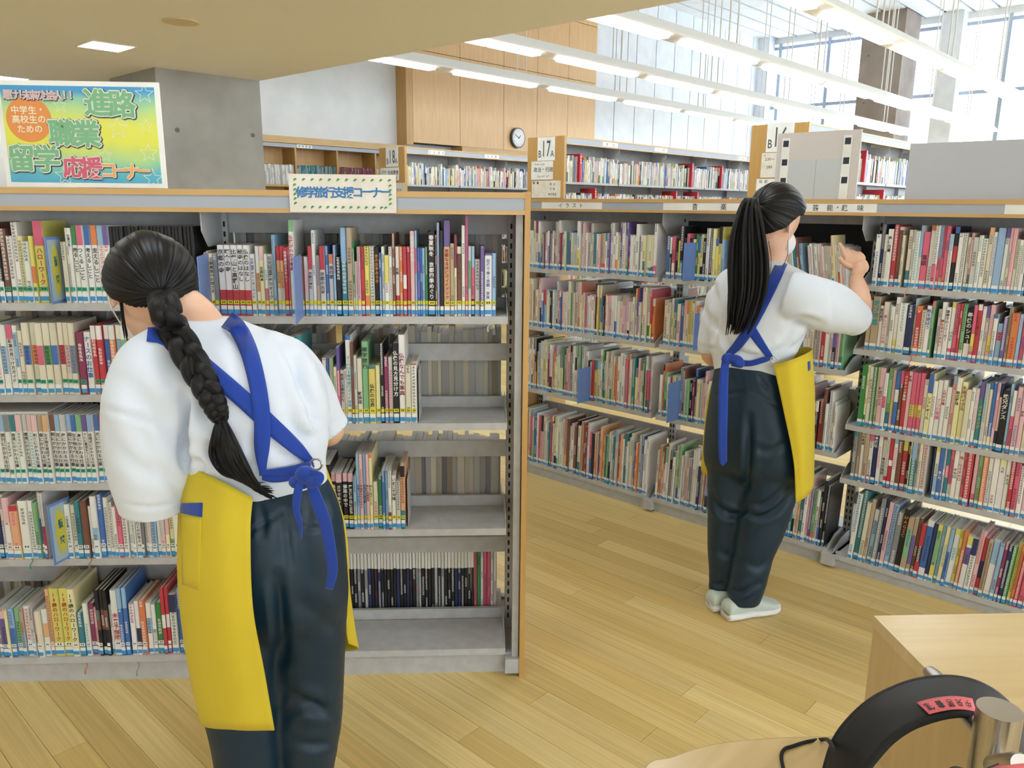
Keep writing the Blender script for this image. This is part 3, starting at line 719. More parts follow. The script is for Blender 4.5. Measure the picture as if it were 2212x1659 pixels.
# --- case A, careers bay
l1 = '0 480 N; 4 498 K _W.3; 14 494 N; ' + S(0, 460, 7.54, '210 375 W; 305 150 W _Y.2; 400 375 y; 480 460 W; 585 375 Y =O.3,.55; 655 130 Y ^r.3 @.32|ハローワーク|r; 815 -; 1090 470 C; 1165 245 W; 1215 245 W @.08|仕事発見！|k; 1275 205 W ^G.25 @.28|売るしごと|k; 1368 205 W ^r.25 @.28|つくるしごと|k; 1470 205 W ^B.25 @.28|考えるしごと|k; 1568 205 W ^O.25 @.28|支えるしごと|k; 1678 205 W ^b.25; 1790 205 W ^p.25; 1885 -')
parse_row('A', 'top tier of the careers bay', (0, 650, 430, 652), TA_L[0], l1, 'g', landmark='the left upright')
ser = '; '.join('%.1f 489 K =b.42,.5 _r.3' % (250+i*7.8) for i in range(23))+'; 429.5 -'
parse_row('A', 'top tier of the careers bay', (0, 650, 430, 652), TA_L[0], ser, 'g', landmark='the purple-capped book')
l2 = S(0, 660, 6.506, '-60 260 C; 20 250 W ^M.3; 100 270 W =b.3,.7; 182 275 W ^r.2 @.2|職業の見つけ方ガイド|k; 280 280 W =b.4,.9; 340 350 C; 412 242 C =B.42,.69; 508 242 C =O.42,.69; 606 242 C =r.42,.69; 700 242 C =G.42,.69; 795 242 C =B.42,.69; 888 242 C =R.42,.69; 975 242 C =s.3,.69; 1058 242 C =S.3,.69; 1145 -; 1172 370 M; 1262 370 W|ナースのお仕事|b; 1362 278 R ^W.2; 1446 278 R ^W.2; 1528 278 B ^W.2; 1612 278 O ^W.2; 1694 278 b ^W.2; 1776 278 g ^W.2; 1858 278 r ^W.2; 1940 278 r ^W.2; 2020 278 G ^W.2; 2104 278 B ^W.2; 2186 278 O ^W.2; 2270 278 R ^W.2; 2352 278 T ^W.2; 2436 278 p ^W.2; 2520 278 B ^W.2; 2604 278 r ^W.2; 2690 278 g ^W.2; 2780 -')
parse_row('A', 'second tier of the careers bay', (0, 851, 430, 850), TA_L[1], l2, 'g', landmark='the left upright')
caps = 'PpbSTPsPPnoNbsbBgpbBRsPbgoPBpTrs'; txts = {8: '和食にかかわる仕事', 10: '生き物を育成する仕事', 12: '花にかかわる仕事', 15: '生き物を飼う仕事', 17: 'テレビ番組をつくる仕事', 18: '結婚式にかかわる仕事', 20: '薬にかかわる仕事', 2: '旅行にかかわる仕事', 4: '音楽にかかわる仕事', 6: '環境にかかわる仕事', 13: '海にかかわる仕事', 9: '車にかかわる仕事', 11: '駅にかかわる仕事', 14: '森にかかわる仕事', 16: '本にかかわる仕事', 19: '犬にかかわる仕事'}
l3 = '; '.join('%.1f 895.5 W ^%s.24 @.26%s' % (-8+i*11.7, c, '|'+txts[i]+'|k' if i in txts else '') for i, c in enumerate(caps))+'; 367 -'
parse_row('A', 'third tier of the careers bay', (0, 1041, 430, 1040), TA_L[2], l3, 'g', landmark='the left upright')
l4 = S(0, 1040, 5.53, '-50 200 C; 0 200 D; 60 160 C _W.5; 110 190 P =W.2,.6; 190 280 o _Y.2 ^R.1; 290 230 W; 400 230 W; 465 250 g; 520 130 W _B.6; 562 130 W _R.5; 600 -; 832 270 W @.2|人生を思いのままに|k; 900 280 C; 962 225 T; 1032 225 N; 1105 300 W; 1152 170 W =b.3,.5; 1218 160 B; 1283 200 W; 1338 250 W; 1392 300 W; 1440 240 r; 1503 250 W; 1565 320 W; 1610 330 W; 1655 250 W @.04|なぜ僕らは働くのか池上|k; 1725 300 S; 1755 350 W; 1800 430 W; 1842 350 b; 1902 370 W; 1950 365 s _P.5; 2003 365 P _y.5; 2053 365 y _g.4; 2108 340 W; 2180 300 C; 2260 320 B; 2330 340 W; 2400 -')
parse_row('A', 'fourth tier of the careers bay', (0, 1204, 400, 1204), TA_L[3], l4, 'w', landmark='the left upright')
l5 = S(0, 1210, 5.267, '-40 560 S; 20 540 S; 62 550 P _p.8; 128 550 y; 160 550 b _B.6; 222 550 g; 285 550 n _b.5; 330 530 W; 398 550 s _W.5; 438 600 P _r.5; 470 570 C; 530 560 W =o.4,.7; 595 335 o; 645 325 Y @.06|13歳のハローワーク|r; 752 325 Y @.06|13歳のハローワーク|r; 855 325 y @.06|13歳のハローワーク|k; 935 590 T; 1005 490 W; 1063 500 M; 1128 540 P; 1158 335 K =N.4,.7; 1204 335 K =N.4,.7; 1250 335 K =N.4,.7; 1292 520 W; 1325 345 W _W.1 @.34|未来予想図|r; 1408 310 B ^b.3; 1460 310 B ^b.3; 1512 -; 1528 490 W; 1590 460 W =D.15,.5; 1645 450 O; 1705 490 W ^W.1 =b.4,.7; 1765 510 s ^W.5; 1815 490 G; 1888 315 R =W.4,.6; 1930 315 R =W.4,.6; 1972 400 W ^D.3; 2050 330 D; 2060 330 B; 2112 330 D; 2165 420 W; 2240 440 C; 2310 380 R; 2370 -')
parse_row('A', 'bottom tier of the careers bay', (0, 1425, 420, 1428), TA_L[4], l5, 'w', landmark='the left upright')
# --- case B, sports bay
LMB = 'the upright beside the person with the ponytail'
b1 = S(1880, 420, 5.925, '30 505 W; 88 380 D ^S.4; 134 510 W; 178 440 W @.12|声優白書|k; 238 385 R; 302 415 C =N.05,.95; 358 520 C; 390 -; 430 450 C _T.3; 488 450 C; 518 465 W; 578 395 W ^b.5; 618 475 r @.4|落語|k; 702 395 W ^O.08; 768 395 W _r.4; 825 400 b _r.5; 865 400 r _Y.2; 905 400 r; 952 505 W ^b.3; 1003 410 K ^B.1 =R.45,.7; 1063 490 W; 1118 490 W; 1170 490 r; 1178 545 C; 1224 490 P _T.3; 1255 545 s; 1324 520 W; 1374 560 W; 1438 420 C ^o.12; 1500 480 W; 1548 425 b; 1642 425 W ^p.15; 1700 430 C ^P.35; 1745 430 P; 1790 570 C; 1840 580 W; 1890 580 W; 1940 470 D; 1975 500 W; 2030 520 P; 2090 500 W; 2150 -')
parse_row('B', 'top tier of the sports bay', (1885, 596, 2212, 621), TB_R[0], b1, None, landmark=LMB)
b2 = S(1870, 600, 6.468, '-20 300 n; 40 250 n|遊び図鑑|t; 143 380 W|室内遊び|k; 198 330 W @.25|楽しいゲーム大会|p; 268 370 W; 305 390 W; 360 260 W _Y.25; 414 340 W; 523 370 D; 616 280 C ^b.15; 648 380 O =R.2,.9; 724 440 C; 788 380 W|数を遊ぼう|b; 858 320 g ^r.1; 895 -; 948 430 s; 993 330 W @.3|夢をあきらめない|r; 1053 400 W @.05|車椅子のJリーガー|k; 1114 330 W ^Y.1 _r.2 @.5|バスケ|k; 1176 355 r; 1242 355 R; 1274 355 g _W.2; 1330 430 K _W.35 @.06|最後のシュート|w; 1424 370 r =Y.2,.5; 1480 360 R ^W.1 @.2|バレーボール|k; 1538 390 W; 1594 390 s ^p.2; 1645 370 P =Y.2,.5; 1710 500 W ^B.08 _b.3; 1768 630 b =r.6,.8; 1850 540 p; 1905 400 n; 1953 480 O; 2056 500 b; 2108 430 r; 2176 440 W; 2240 500 C; 2330 -')
parse_row('B', 'second tier of the sports bay', (1870, 746, 2212, 792), TB_R[1], b2, None, landmark=LMB)
b3 = S(1840, 760, 5.946, '70 155 G; 142 160 y _G.2; 168 180 W @.2|テニスレッスン|r; 222 180 G; 272 190 C; 308 190 P @.3|硬式テニス|k; 368 260 W =r.4,.6; 414 200 g _T.3; 468 220 P =Y.3,.5; 510 230 B =W.5,.7; 563 230 N ^r.2; 614 240 R|バッティング革命|w; 664 240 P|野球|m; 714 250 r =Y.3,.5; 773 260 r =Y.3,.5; 818 260 r =Y.3,.5; 868 340 W; 925 260 y ^B.3 @.35|ソフトボール|k; 988 360 W; 1038 350 W @.3|７つの習慣|p; 1108 350 W @.15|入門選手書|r; 1160 440 W; 1222 300 P ^b.1; 1278 310 y ^W.2 @.2|軟式野球|k; 1338 370 y|水泳バイブル|m; 1408 470 C; 1474 450 W; 1520 460 W; 1572 370 T ^p.25 @.35|バッティング|y; 1638 390 s; 1690 380 C ^B.1 _C.3; 1735 370 B _y.2; 1785 380 P; 1822 390 D =P.3,.8; 1862 470 K|武兄ダンス|w; 1950 400 b; 1990 480 r ^W.4; 2045 430 P _P.2; 2115 410 P @.35|水泳|k; 2170 420 C; 2240 420 y; 2330 -')
parse_row('B', 'third tier of the sports bay', (1851, 897, 2212, 955), TB_R[2], b3, None, landmark=LMB)
b4 = S(1820, 900, 5.643, '105 85 S ^T.2; 150 100 n; 195 95 W ^n.1 @.12|少年柔道|k; 240 100 n; 288 105 W ^r.25 _r.15; 340 130 D|日本棋院|w; 398 125 W; 446 130 W ^r.2 @.5|考える会話|k; 498 150 W _R.2; 540 160 R =W.4,.5; 590 170 W ^b.2; 640 180 N; 690 185 R ^Y.3; 752 200 K; 790 200 y; 806 205 T ^b.4; 870 220 n; 892 230 C; 932 280 s; 1000 -; 1090 260 W ^Y.2 _b.4; 1142 280 B @.5|碁入門|w; 1190 370 W; 1214 290 T =r.4,.6; 1262 300 r _W.3; 1308 370 W @.35|オセロ|k; 1366 310 W ^O.05 @.2|強くなるオセロ|r; 1424 320 r; 1464 330 R; 1540 -; 1548 420 P _r.25; 1604 380 g; 1658 460 O; 1718 460 W; 1778 470 W; 1848 450 W ^y.2; 1930 470 W @.3|チェス|k; 1990 490 R; 2050 540 r; 2110 580 W; 2170 560 P; 2250 -')
parse_row('B', 'fourth tier of the sports bay', (1838, 1015, 2212, 1100), TB_R[3], b4, None, landmark=LMB)
b5 = S(1680, 1010, 4.158, '630 200 W; 670 180 T; 720 280 C; 760 260 n; 790 350 b ^W.2; 835 250 S; 875 260 D; 905 280 P; 940 300 b; 985 370 S; 1040 340 K @.1|ＭＡＧＩＣ|o; 1090 420 n =g.3,.8; 1140 420 n =p.2,.7; 1175 430 N; 1210 480 R =K.3,.6; 1250 440 W =B.2,.9; 1310 470 D =W.0,.1; 1345 480 Y =g.3,.9; 1385 490 b; 1420 500 y; 1460 510 b _B.6; 1490 520 W ^Y.1 _W.5; 1540 530 Y; 1572 530 O; 1610 580 W ^Y.15 =p.5,.8; 1660 600 W ^D.3; 1710 530 P; 1750 600 R =D.3,.6; 1790 620 n; 1830 620 W ^b.4; 1890 650 b; 1930 640 M; 1965 660 D; 2000 670 G; 2040 640 Y; 2075 650 O; 2100 650 R; 2140 680 r; 2190 700 W; 2260 -')
parse_row('B', 'bottom tier of the sports bay', (1831, 1194, 2212, 1318), TB_R[4], b5, None, landmark=LMB, lean=.06)

# --- the rest of the rows
WARM = list('WWWWWWWWWWCCCCCPPPssrbBRTKyYgOpn'); MIX = list('WWWWWWWWWCCCCssPPrRbBbTKKGgyYOopnNDSM'); PALE = list('WWWWWWWCCssbyPn')
GREYS = list('sSCnsSWWCN')
for (a, b, z), hr in zip(((.03, .88, TB_M[0]), (.03, .88, TB_M[1]), (.03, .88, TB_M[2]), (.03, .88, TB_M[3])), ([.19, .195, .2, .25], [.19, .2, .21, .26], [.21, .22, .26, .28], [.26, .28, .3])):
    fill_row(caseB, a, b, z, PALE+list('rTpM') if z > 1.1 else MIX if z < .6 else WARM, hr, (.008, .022), lean=(.02 if z < .2 else 0))
fill_row(caseB, .93, 1.22, TB_M[0], list('KKWyBbDrYGsK'), [.19, .2, .21, .24], (.009, .02))
fill_row(caseB, 1.28, 1.6, TB_M[0], list('WKDCNsKTb'), [.19, .2, .21], (.008, .016), lean=-.17)
fill_row(caseB, 1.62, 1.78, TB_M[0], list('WWCWP'), [.18, .185], (.007, .01), lean=-.15)
fill_row(caseB, .93, 1.78, TB_M[1], WARM, [.2, .21, .22], (.009, .022))
fill_row(caseB, .93, 1.78, TB_M[2], MIX, [.2, .21, .26], (.008, .02))
fill_row(caseB, .93, 1.78, TB_M[3], MIX, [.25, .27, .3], (.008, .018), lean=.03)
for z, hr in zip(TB_R, ([.19, .2], [.19, .2, .21], [.2, .21], [.19, .21], [.25, .28])):
    x = BY-on_plane(2212, 600, (3.22, 0, 0), Vector((1, 0, 0))).y+.03
    fill_row(caseB, BY-on_plane(2248, {0: 621, 1: 792, 2: 955, 3: 1100, 4: 1318}[TB_R.index(z)], (BX+.03, 0, 0), Vector((1, 0, 0))).y+.012, 2.69, z, MIX, hr, (.009, .022))
    fill_row(caseB, 2.735, 3.58, z, MIX, hr, (.009, .022))
for a, b, T_ in ((.03, .88, TB_M), (.93, 1.78, TB_M), (1.84, 2.7, TB_R), (2.74, 3.58, TB_R)):
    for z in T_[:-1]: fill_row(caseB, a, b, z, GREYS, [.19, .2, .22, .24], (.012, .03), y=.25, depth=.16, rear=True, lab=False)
for a, b, T_ in ((-2.7, -1.86, TA_L),):
    for z in T_: fill_row(caseA, a, b, z, MIX, [.19, .2, .21], (.009, .022), tape='g')
for a, b, T_, hr in ((-2.7, -1.86, TA_L, [.2, .22]), (-1.8, -.95, TA_L, [.2, .22, .24]), (-.9, -.07, TA_R, [.24, .25, .26])):
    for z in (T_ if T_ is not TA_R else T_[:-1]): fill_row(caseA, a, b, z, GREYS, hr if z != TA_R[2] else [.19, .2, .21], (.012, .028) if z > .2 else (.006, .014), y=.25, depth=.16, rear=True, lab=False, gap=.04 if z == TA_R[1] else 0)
x = -.88
while x < -.08:
    w_ = rnd.uniform(.009, .013); e_ = x < -.76 or x > -.16
    to_stuff(mk(caseA, x, .25+rnd.uniform(0, .004), TA_R[3], w_-.001, .27 if e_ else rnd.uniform(.245, .25), .17, rnd.choice('rGWWsDOb') if e_ else rnd.choice('KSKDK'), top=None if e_ else ('W', .3), lab=False)); x += w_
for case, ln in ((t17, 5.4), (t18, 4.2), (t16, 4.6)):
    for z in SH:
        fill_row(case, .06, ln, z, list('WWWWWWWWCCssbyBKPO') if z > 1 else MIX, [.2, .21, .22, .25] if z > 1.5 else [.2, .22], (.012, .03), y=.03, lab=False)
for z, p_ in ((1.72, None), (1.36, None)):
    for i in range(7):
        pal = ['W', 's'] if i in (3,) else ['T', 'S', 'T'] if i == 4 else ['N', 'M'] if i == 5 else ['y', 'C'] if i == 6 else ['W', 'C']
        fill_row(wc, i*.62+.02, (i+1)*.62-.02, z, pal, [.24, .245], (.02, .03), y=.02, lab=False)

# --- pick the books that show largest in the picture and build each as an object of its own
P1POLY = [(228, 560), (255, 500), (330, 488), (420, 560), (430, 640), (560, 690), (640, 760), (740, 905), (690, 1000), (735, 1060), (745, 1500), (430, 1560), (385, 1260), (390, 1100), (270, 1095), (225, 900), (240, 790), (330, 700), (245, 650)]
P2POLY = [(1600, 440), (1640, 395), (1700, 395), (1740, 470), (1700, 560), (1790, 590), (1860, 650), (1830, 720), (1760, 760), (1755, 1060), (1700, 1120), (1670, 1300), (1530, 1280), (1525, 830), (1505, 760), (1550, 590), (1580, 570)]
def inside(poly, x, y):
    r = False
    for i in range(len(poly)):
        (x1, y1), (x2, y2) = poly[i], poly[i-1]
        if (y1 > y) != (y2 > y) and x < (x2-x1)*(y-y1)/(y2-y1)+x1: r = not r
    return r
def area(b):
    P = [proj(b.M @ Vector((b.w_/2, 0, b.h*f)))[:2] for f in (.05, .35, .65, .95)]
    vis = sum(1 for x, y in P if 2 < x < IW-2 and 0 < y < IH and not inside(P1POLY, x, y) and not inside(P2POLY, x, y))
    if not vis: return 0
    l, r = proj(b.M @ Vector((0, 0, b.h/2))), proj(b.M @ Vector((b.w_, 0, b.h/2)))
    return vis/4*abs(r[0]-l[0])*abs(P[3][1]-P[0][1])
for b in specs: b.area = area(b)
specs.sort(key=lambda b: -b.area)
NB = 0; BUILT = []
def ordinal(n):
    return '%d%s' % (n, 'th' if 10 <= n % 100 <= 20 else {1: 'st', 2: 'nd', 3: 'rd'}.get(n % 10, 'th'))
seen = {}
for b in specs:
    if b.area <= 0 or NB >= 310: to_stuff(b); continue
    NB += 1
    mb = MB(); cover_into(mb, b); o = mb.build('book', M['book'], None, color=True); o.matrix_world = b.M
    sz = ('tall ' if b.h > .235 else 'small ' if b.h < .18 else '')+('thick ' if b.w_ > .026 else 'thin ' if b.w_ < .011 else '')
    nm = PAL[b.c][0]
    if b.top: nm += ' and '+PAL[b.top[0]][0] if b.top[0] != b.c else ''
    elif b.bot: nm += ' and '+PAL[b.bot[0]][0] if b.bot[0] != b.c else ''
    LM = b.row[1].replace('the upright beside the person with the ponytail', 'the upright by the ponytailed person').replace('the steel bracket under the canopy', 'the canopy bracket')
    lab = '%s%s book, %s from %s, %s' % (sz, nm, ordinal(b.idx), LM, b.row[0])
    lab = ' '.join(lab.split()); wds = lab.split()
    if len(wds) > 16: lab = '%s book, %s from %s, %s' % (PAL[b.c][0], ordinal(b.idx), LM, b.row[0])
    if len(lab.split()) > 16: lab = '%s book, %s from %s, %s' % (PAL[b.c][0], ordinal(b.idx), LM, b.row[0].replace(' of the', ','))
    tag(o, lab, 'book', 'books on the '+b.row[0]); BUILT.append((o, b))
    w_, h, d = b.w_, b.h, b.d
    MB().box(.0016, w_-.0016, .0016, d-.003, .002, h-.003).build('pages', M['pages'], o)
    if b.lab:
        mb = MB(); label_into(mb, b); mb.build('call_number_label', M['flat'], o, color=True)
    if b.text:
        key = tuple(round(v, 2) for v in b.ink)
        if key not in seen: seen[key] = mat('spine_ink', b.ink, .6)
        text_obj('title', title_chars(b), seen[key], o, (0, -.0007, 0), .02)
o = STUFF.build('book_rows', M['book'], None, color=True)
tag(o, 'rows of further library books filling the remaining shelves', 'books', kind='stuff')

# bookmark ribbons hanging from some of the books
def ribbon_marker(x, y0, y1, cid, hexc, sway=3):
    case, p0, n = CASES[cid]; pts = [on_plane(x+sway*math.sin(k*1.1), y0+(y1-y0)*k/5, p0+n*.012, n) for k in range(6)]
    o, b = min(BUILT, key=lambda t: (lambda q: abs(q[0]-x)+abs(q[1]-y0))(proj(t[1].M @ Vector((t[1].w_/2, 0, 0)))))
    mb = MB(); Mi = o.matrix_world.inverted() if False else b.M.inverted(); tube_into(mb, [tuple(Mi @ Vector(q)) for q in catmull([tuple(p) for p in pts], 4)], .0013, 6, flat=None); tube_into(mb, [tuple(Mi @ (pts[-1]+Vector((0, 0, .006)))), tuple(Mi @ (pts[-1]-Vector((0, 0, .006))))], [.0015, .003], 6)
    r = mb.build('ribbon_marker', mat('ribbon', hx(hexc), .7), o)
for a in ((1957, 618, 640, 'B', 'c98a5a'), (1966, 768, 790, 'B', 'b8504a'), (1994, 1070, 1092, 'B', 'c8c8b0'), (1056, 690, 712, 'A', 'c8beb0'), (186, 1432, 1452, 'A', 'c86a4a'), (195, 1205, 1222, 'A', '9a6a5a'), (68, 1206, 1224, 'A', '3a8a7a'), (298, 1430, 1456, 'A', '8a8f96')): ribbon_marker(*a)
bpy.data.scenes.remove(TMP) if False else None
# ------------------------------------------------------------------ poster, signs, boards, dividers
def A_loc(x, y, n): return case_mat(caseA).inverted() @ on_plane(x, y, PA+nA*n, nA)
def A_world(s, n, z): return case_mat(caseA) @ Vector((s, n, z))
def grad_mat(h):
    m = mat('poster_gradient', (.5, .5, .5), .35); N, L, b = nodes(m); tc = N.new('ShaderNodeTexCoord'); sx = N.new('ShaderNodeSeparateXYZ')
    L.new(tc.outputs['Object'], sx.inputs[0]); nz = N.new('ShaderNodeTexNoise'); nz.inputs['Scale'].default_value = 9; L.new(tc.outputs['Object'], nz.inputs['Vector'])
    a = N.new('ShaderNodeMath'); a.operation = 'MULTIPLY_ADD'; a.inputs[1].default_value = .05; L.new(nz.outputs['Fac'], a.inputs[0]); L.new(sx.outputs[2], a.inputs[2])
    d = N.new('ShaderNodeMath'); d.operation = 'DIVIDE'; d.inputs[1].default_value = h; L.new(a.outputs[0], d.inputs[0])
    r = N.new('ShaderNodeValToRGB'); e = r.color_ramp.elements; e[0].position = .03; e[0].color = (*hx('3f96d4'), 1); e[1].position = 1.0; e[1].color = (*hx('4a9bd0'), 1)
    for p, c in ((.16, '5fb6c8'), (.28, 'a3d29a'), (.45, 'dfe05a'), (.62, 'e2e35e'), (.78, 'b4d890'), (.9, '86c4b4')):
        q = e.new(p+.06 if p < .9 else p+.04); q.color = (*hx(c), 1)
    L.new(d.outputs[0], r.inputs['Fac']); L.new(r.outputs[0], b.inputs['Base Color']); return m
bl, br, tl = A_loc(20, 410, .05), A_loc(355, 408, .05), A_loc(0, 181, .05)
PWd, PHt = br.x-bl.x+.012, tl.z-bl.z+.002
po = empty('poster', A_world(bl.x-.004, .05, HC+.002), ROTA, 'colourful rainbow poster board with green and red lettering on top of the bookcase', 'poster')
MB().box(0, PWd, 0, .006, 0, PHt).build('board', M['paper'], po)
m0 = .013
MB().box(m0, PWd-m0, -.001, .001, m0, PHt-m0).build('printed_field', grad_mat(PHt), po)
fw, fh = PWd-2*m0, PHt-2*m0
def pu(u): return m0+fw*u
def pv(v): return m0+fh*v
MT = lambda n, c: mat(n, hx(c), .5)
mk_dark, mk_white = MT('poster_dark_outline', '3f3a58'), MT('poster_white_outline', 'e8ead8')
def fat(chars, r, k=8):
    return [(c[0], c[1]+math.cos(2*math.pi*i/k)*r*c[3], c[2]+math.sin(2*math.pi*i/k)*r*c[3], c[3], c[4] if len(c) > 4 else 0, -.00008*(i+1)) for c in chars for i in range(k)]+list(chars)
def fancy(chars, fill, y=-.0015, offs=(.085, .06, .022), nm='lettering'):
    text_obj(nm+'_shadow', fat([(c[0], c[1]+.0012, c[2]-.0012)+tuple(c[3:]) for c in chars], offs[0]), mk_dark, po, (0, y, 0), .01)
    text_obj(nm+'_outline', fat(chars, offs[1]), mk_white, po, (0, y-.0012, 0), .01); text_obj(nm, fat(chars, offs[2], 6), fill, po, (0, y-.0024, 0), .01)
gm, rm, om, pm = MT('poster_green', '7db58a'), MT('poster_red', 'd0607a'), MT('poster_orange', 'e6ad72'), MT('poster_pink', 'dcbcc0')
sz = fh*.29
fancy([('進', pu(.625), pv(.835), sz), ('路', pu(.785), pv(.825), sz)], gm)
fancy([('職', pu(.375), pv(.52), sz), ('業', pu(.535), pv(.515), sz)], gm)
fancy([('留', pu(.09), pv(.255), sz), ('学', pu(.255), pv(.25), sz)], gm)
fancy([('応', pu(.425), pv(.165), fh*.235), ('援', pu(.545), pv(.16), fh*.235)], rm)
fancy([('コ', pu(.655), pv(.13), fh*.19), ('ー', pu(.735), pv(.125), fh*.15), ('ナ', pu(.81), pv(.12), fh*.19), ('ー', pu(.89), pv(.12), fh*.15)], om)
fancy([(c, pu(.05+.0405*i), pv(.9), fh*.105) for i, c in enumerate('駆け！未来の社会人！！')], pm, offs=(.06, .035, .015))
mb = MB(); mb.cyl((pu(.165), -.0012, pv(.655)), fw*.148, .0008, 40, 'y'); mb.build('orange_disc', MT('poster_disc', 'e2924e'), po)
text_obj('disc_lettering', line('中学生・', pu(.165), pv(.75), fh*.088)+line('高校生の', pu(.165), pv(.655), fh*.088)+line('ための', pu(.165), pv(.555), fh*.088), MT('poster_cream', 'f2e4c8'), po, (0, -.0018, 0), .02)
def star(cx, cz, r):
    mb = MB(); P = [(cx+r*(1 if k % 2 == 0 else .42)*math.sin(math.pi*k/5), cz+r*(1 if k % 2 == 0 else .42)*math.cos(math.pi*k/5)) for k in range(10)]
    Q = [(cx+(a-cx)*.86, cz+(b-cz)*.86) for a, b in P]
    for k in range(10):
        j = (k+1) % 10; mb.quad([(P[k][0], -.002, P[k][1]), (P[j][0], -.002, P[j][1]), (Q[j][0], -.002, Q[j][1]), (Q[k][0], -.002, Q[k][1])])
    mb.build('star_outline', mk_white, po)
for c in ((.935, .93, .027), (.93, .32, .026), (.945, .05, .029), (.36, .075, .029), (.64, .29, .02), (.74, .57, .03), (.38, .8, .02), (.93, .6, .02)): star(pu(c[0]), pv(c[1]), c[2])

bl, tr = A_loc(627, 458, -.003), A_loc(855, 378, -.003)
SW, SHt = tr.x-bl.x, tr.z-bl.z
so = empty('paper_sign', A_world(bl.x, -.004, bl.z), ROTA, 'cream paper sign with blue lettering taped to the bookcase canopy', 'sign')
MB().box(0, SW, 0, .0015, 0, SHt).build('card', M['paper_cream'], so)
text_obj('lettering', fat([(c, SW*(.115+.0875*i), SHt*.53, SHt*.31, 0) for i, c in enumerate('修学旅行支援コーナー')], .016), mat('blue_marker', hx('3478b4'), .6), so, (0, -.0006, 0), .01)
leaf_m = mat('green_marker', hx('5c9a58'), .6)
def leaf(x, z):
    mb = MB(); l = .0055; a = rnd.uniform(-.3, .3)
    mb.quad([(x-l, -.0006, z-.001), (x-l*.2, -.0006, z-.0035), (x+l, -.0006, z+.001), (x, -.0006, z+.004)]); mb.quad([(x-l, -.0006, z-.005), (x-l*.6, -.0006, z-.005), (x, -.0006, z+.001), (x-l*.3, -.0006, z+.001)])
    mb.build('leaf_mark', leaf_m, so)
for i in range(12):
    leaf(SW*(.06+.08*i), SHt*.86); leaf(SW*(.14+.072*i) if i < 11 else SW*.9, SHt*.14)
for i in range(5):
    for x in (.055, .945): leaf(SW*x, SHt*(.24+.12*i))

# boards standing on case B
b1_ = empty('display_board', Bw(BY-1.548, .1, HC), -math.pi/2, 'pale board with film-strip borders standing on the low bookcase', 'board')
bw, bh = .343, .268
MB().box(0, bw, 0, .008, 0, bh).build('board', mat('warm_white_board', hx('cfc9c6'), .6), b1_)
MB().box(.035, .172, -.002, 0, 0, .16).build('mounted_sheet', mat('grey_sheet', hx('c3c8ca'), .55), b1_); MB().box(.174, .305, -.002, 0, 0, .16).build('mounted_sheet', bpy.data.materials['grey_sheet'], b1_)
for x in (.022, .277):
    st = MB().box(x, x+.034, -.004, -.0005, 0, bh-.02).build('film_strip', M['paper'], b1_)
    for k in range(3): MB().box(x+.006, x+.029, -.005, -.0035, bh-.055-k*.075, bh-.03-k*.075).build('film_hole', mat('film_black', hx('2b3440'), .6) if k == 0 and x < .1 else bpy.data.materials['film_black'], st)
b2_ = empty('back_board', Bw(BY-1.02, .1, HC), -math.pi/2, 'plain grey board standing on the low bookcase beside the film-strip board', 'board')
MB().box(0, 1.1, 0, .008, 0, .205).build('sheet', mat('grey_back_board', hx('bcc0c8'), .6), b2_)

# divider boards between the books
def divider(name, P, rz, depth, h, label, cat='divider', front=.06, group=None, wide=None):
    e = empty(name, P, rz, label, cat, group)
    o = MB().box(-.0015, .0015, 0, depth, 0, h).build('board', M['blue_board'], e); bevel(o, .001)
    if wide:
        f = MB().box(.0015, .0022, .006, depth*.9, .008, h-.008).build('sleeve', M['blue_board_pale'], e)
        mb = MB(); mb.cyl((0, 0, 0), 1, .0006, 32, 'x'); y = mb.build('yellow_label', M['yellow_tape'], f); y.scale = (1, depth*.24, h*.38); y.location = (.0022, depth*.46, h*.5)
        t = text_obj('lettering', [('職', 0, h*.16, .018), ('業', 0, h*.1, .018), ('調', 0, -h*.12, .018), ('べ', 0, -h*.18, .018)], M['navy_spot'], y, (0, 0, 0), .03)
        t.parent = f; t.rotation_euler = (0, 0, math.pi/2); t.location = (.0032, depth*.46, h*.5)
    return e
def A_div(fx, fy, bx, by, z, h, label, wide=None, ex=0.0):
    F, B_ = on_z(fx, fy, z), on_z(bx, by, z); d = B_-F; L_ = d.length+ex
    return divider('shelf_divider', F, math.atan2(d.y, d.x)-math.pi/2, L_, h, label, wide=wide, group='blue shelf dividers')
A_div(113, 658, 146, 650, TA_L[0]+.001, .185, 'blue divider with yellow oval label on the top tier of the careers bay', 1)
A_div(118, 1222, 152, 1203, TA_L[3]+.001, .19, 'blue divider with yellow oval label on the fourth tier of the careers bay', 1, .02)
A_div(640, 701, 654, 685, TA_R[0]+.001, .178, 'narrow blue divider between the books of the travel bay, top tier', None, .02)
A_div(437, 699, 455, 684, TA_R[0]+.001, .178, 'narrow blue divider against the canopy bracket at the travel bay', None, .02)
def B_div(fx, fy, z, h, label):
    P = on_z(fx, fy, z); divider('shelf_divider', P, -math.pi/2, .15, h, label, group='blue shelf dividers')
B_div(1949, 606, TB_R[0]+.001, .185, 'blue divider on the top tier of the sports bay, between white books')
B_div(2012, 768, TB_R[1]+.001, .19, 'blue divider on the second tier of the sports bay')
B_div(2008, 1068, TB_R[3]+.001, .19, 'blue divider on the fourth tier of the sports bay')
B_div(1474, 608, TB_M[0]+.001, .17, 'blue divider on the top tier left of the person with the ponytail')
B_div(1247, 872, TB_M[2]+.001, .18, 'blue divider on the third tier below the illustration label')
B_div(1440, 914, TB_M[2]+.001, .19, 'blue divider on the third tier beside the second steel foot')
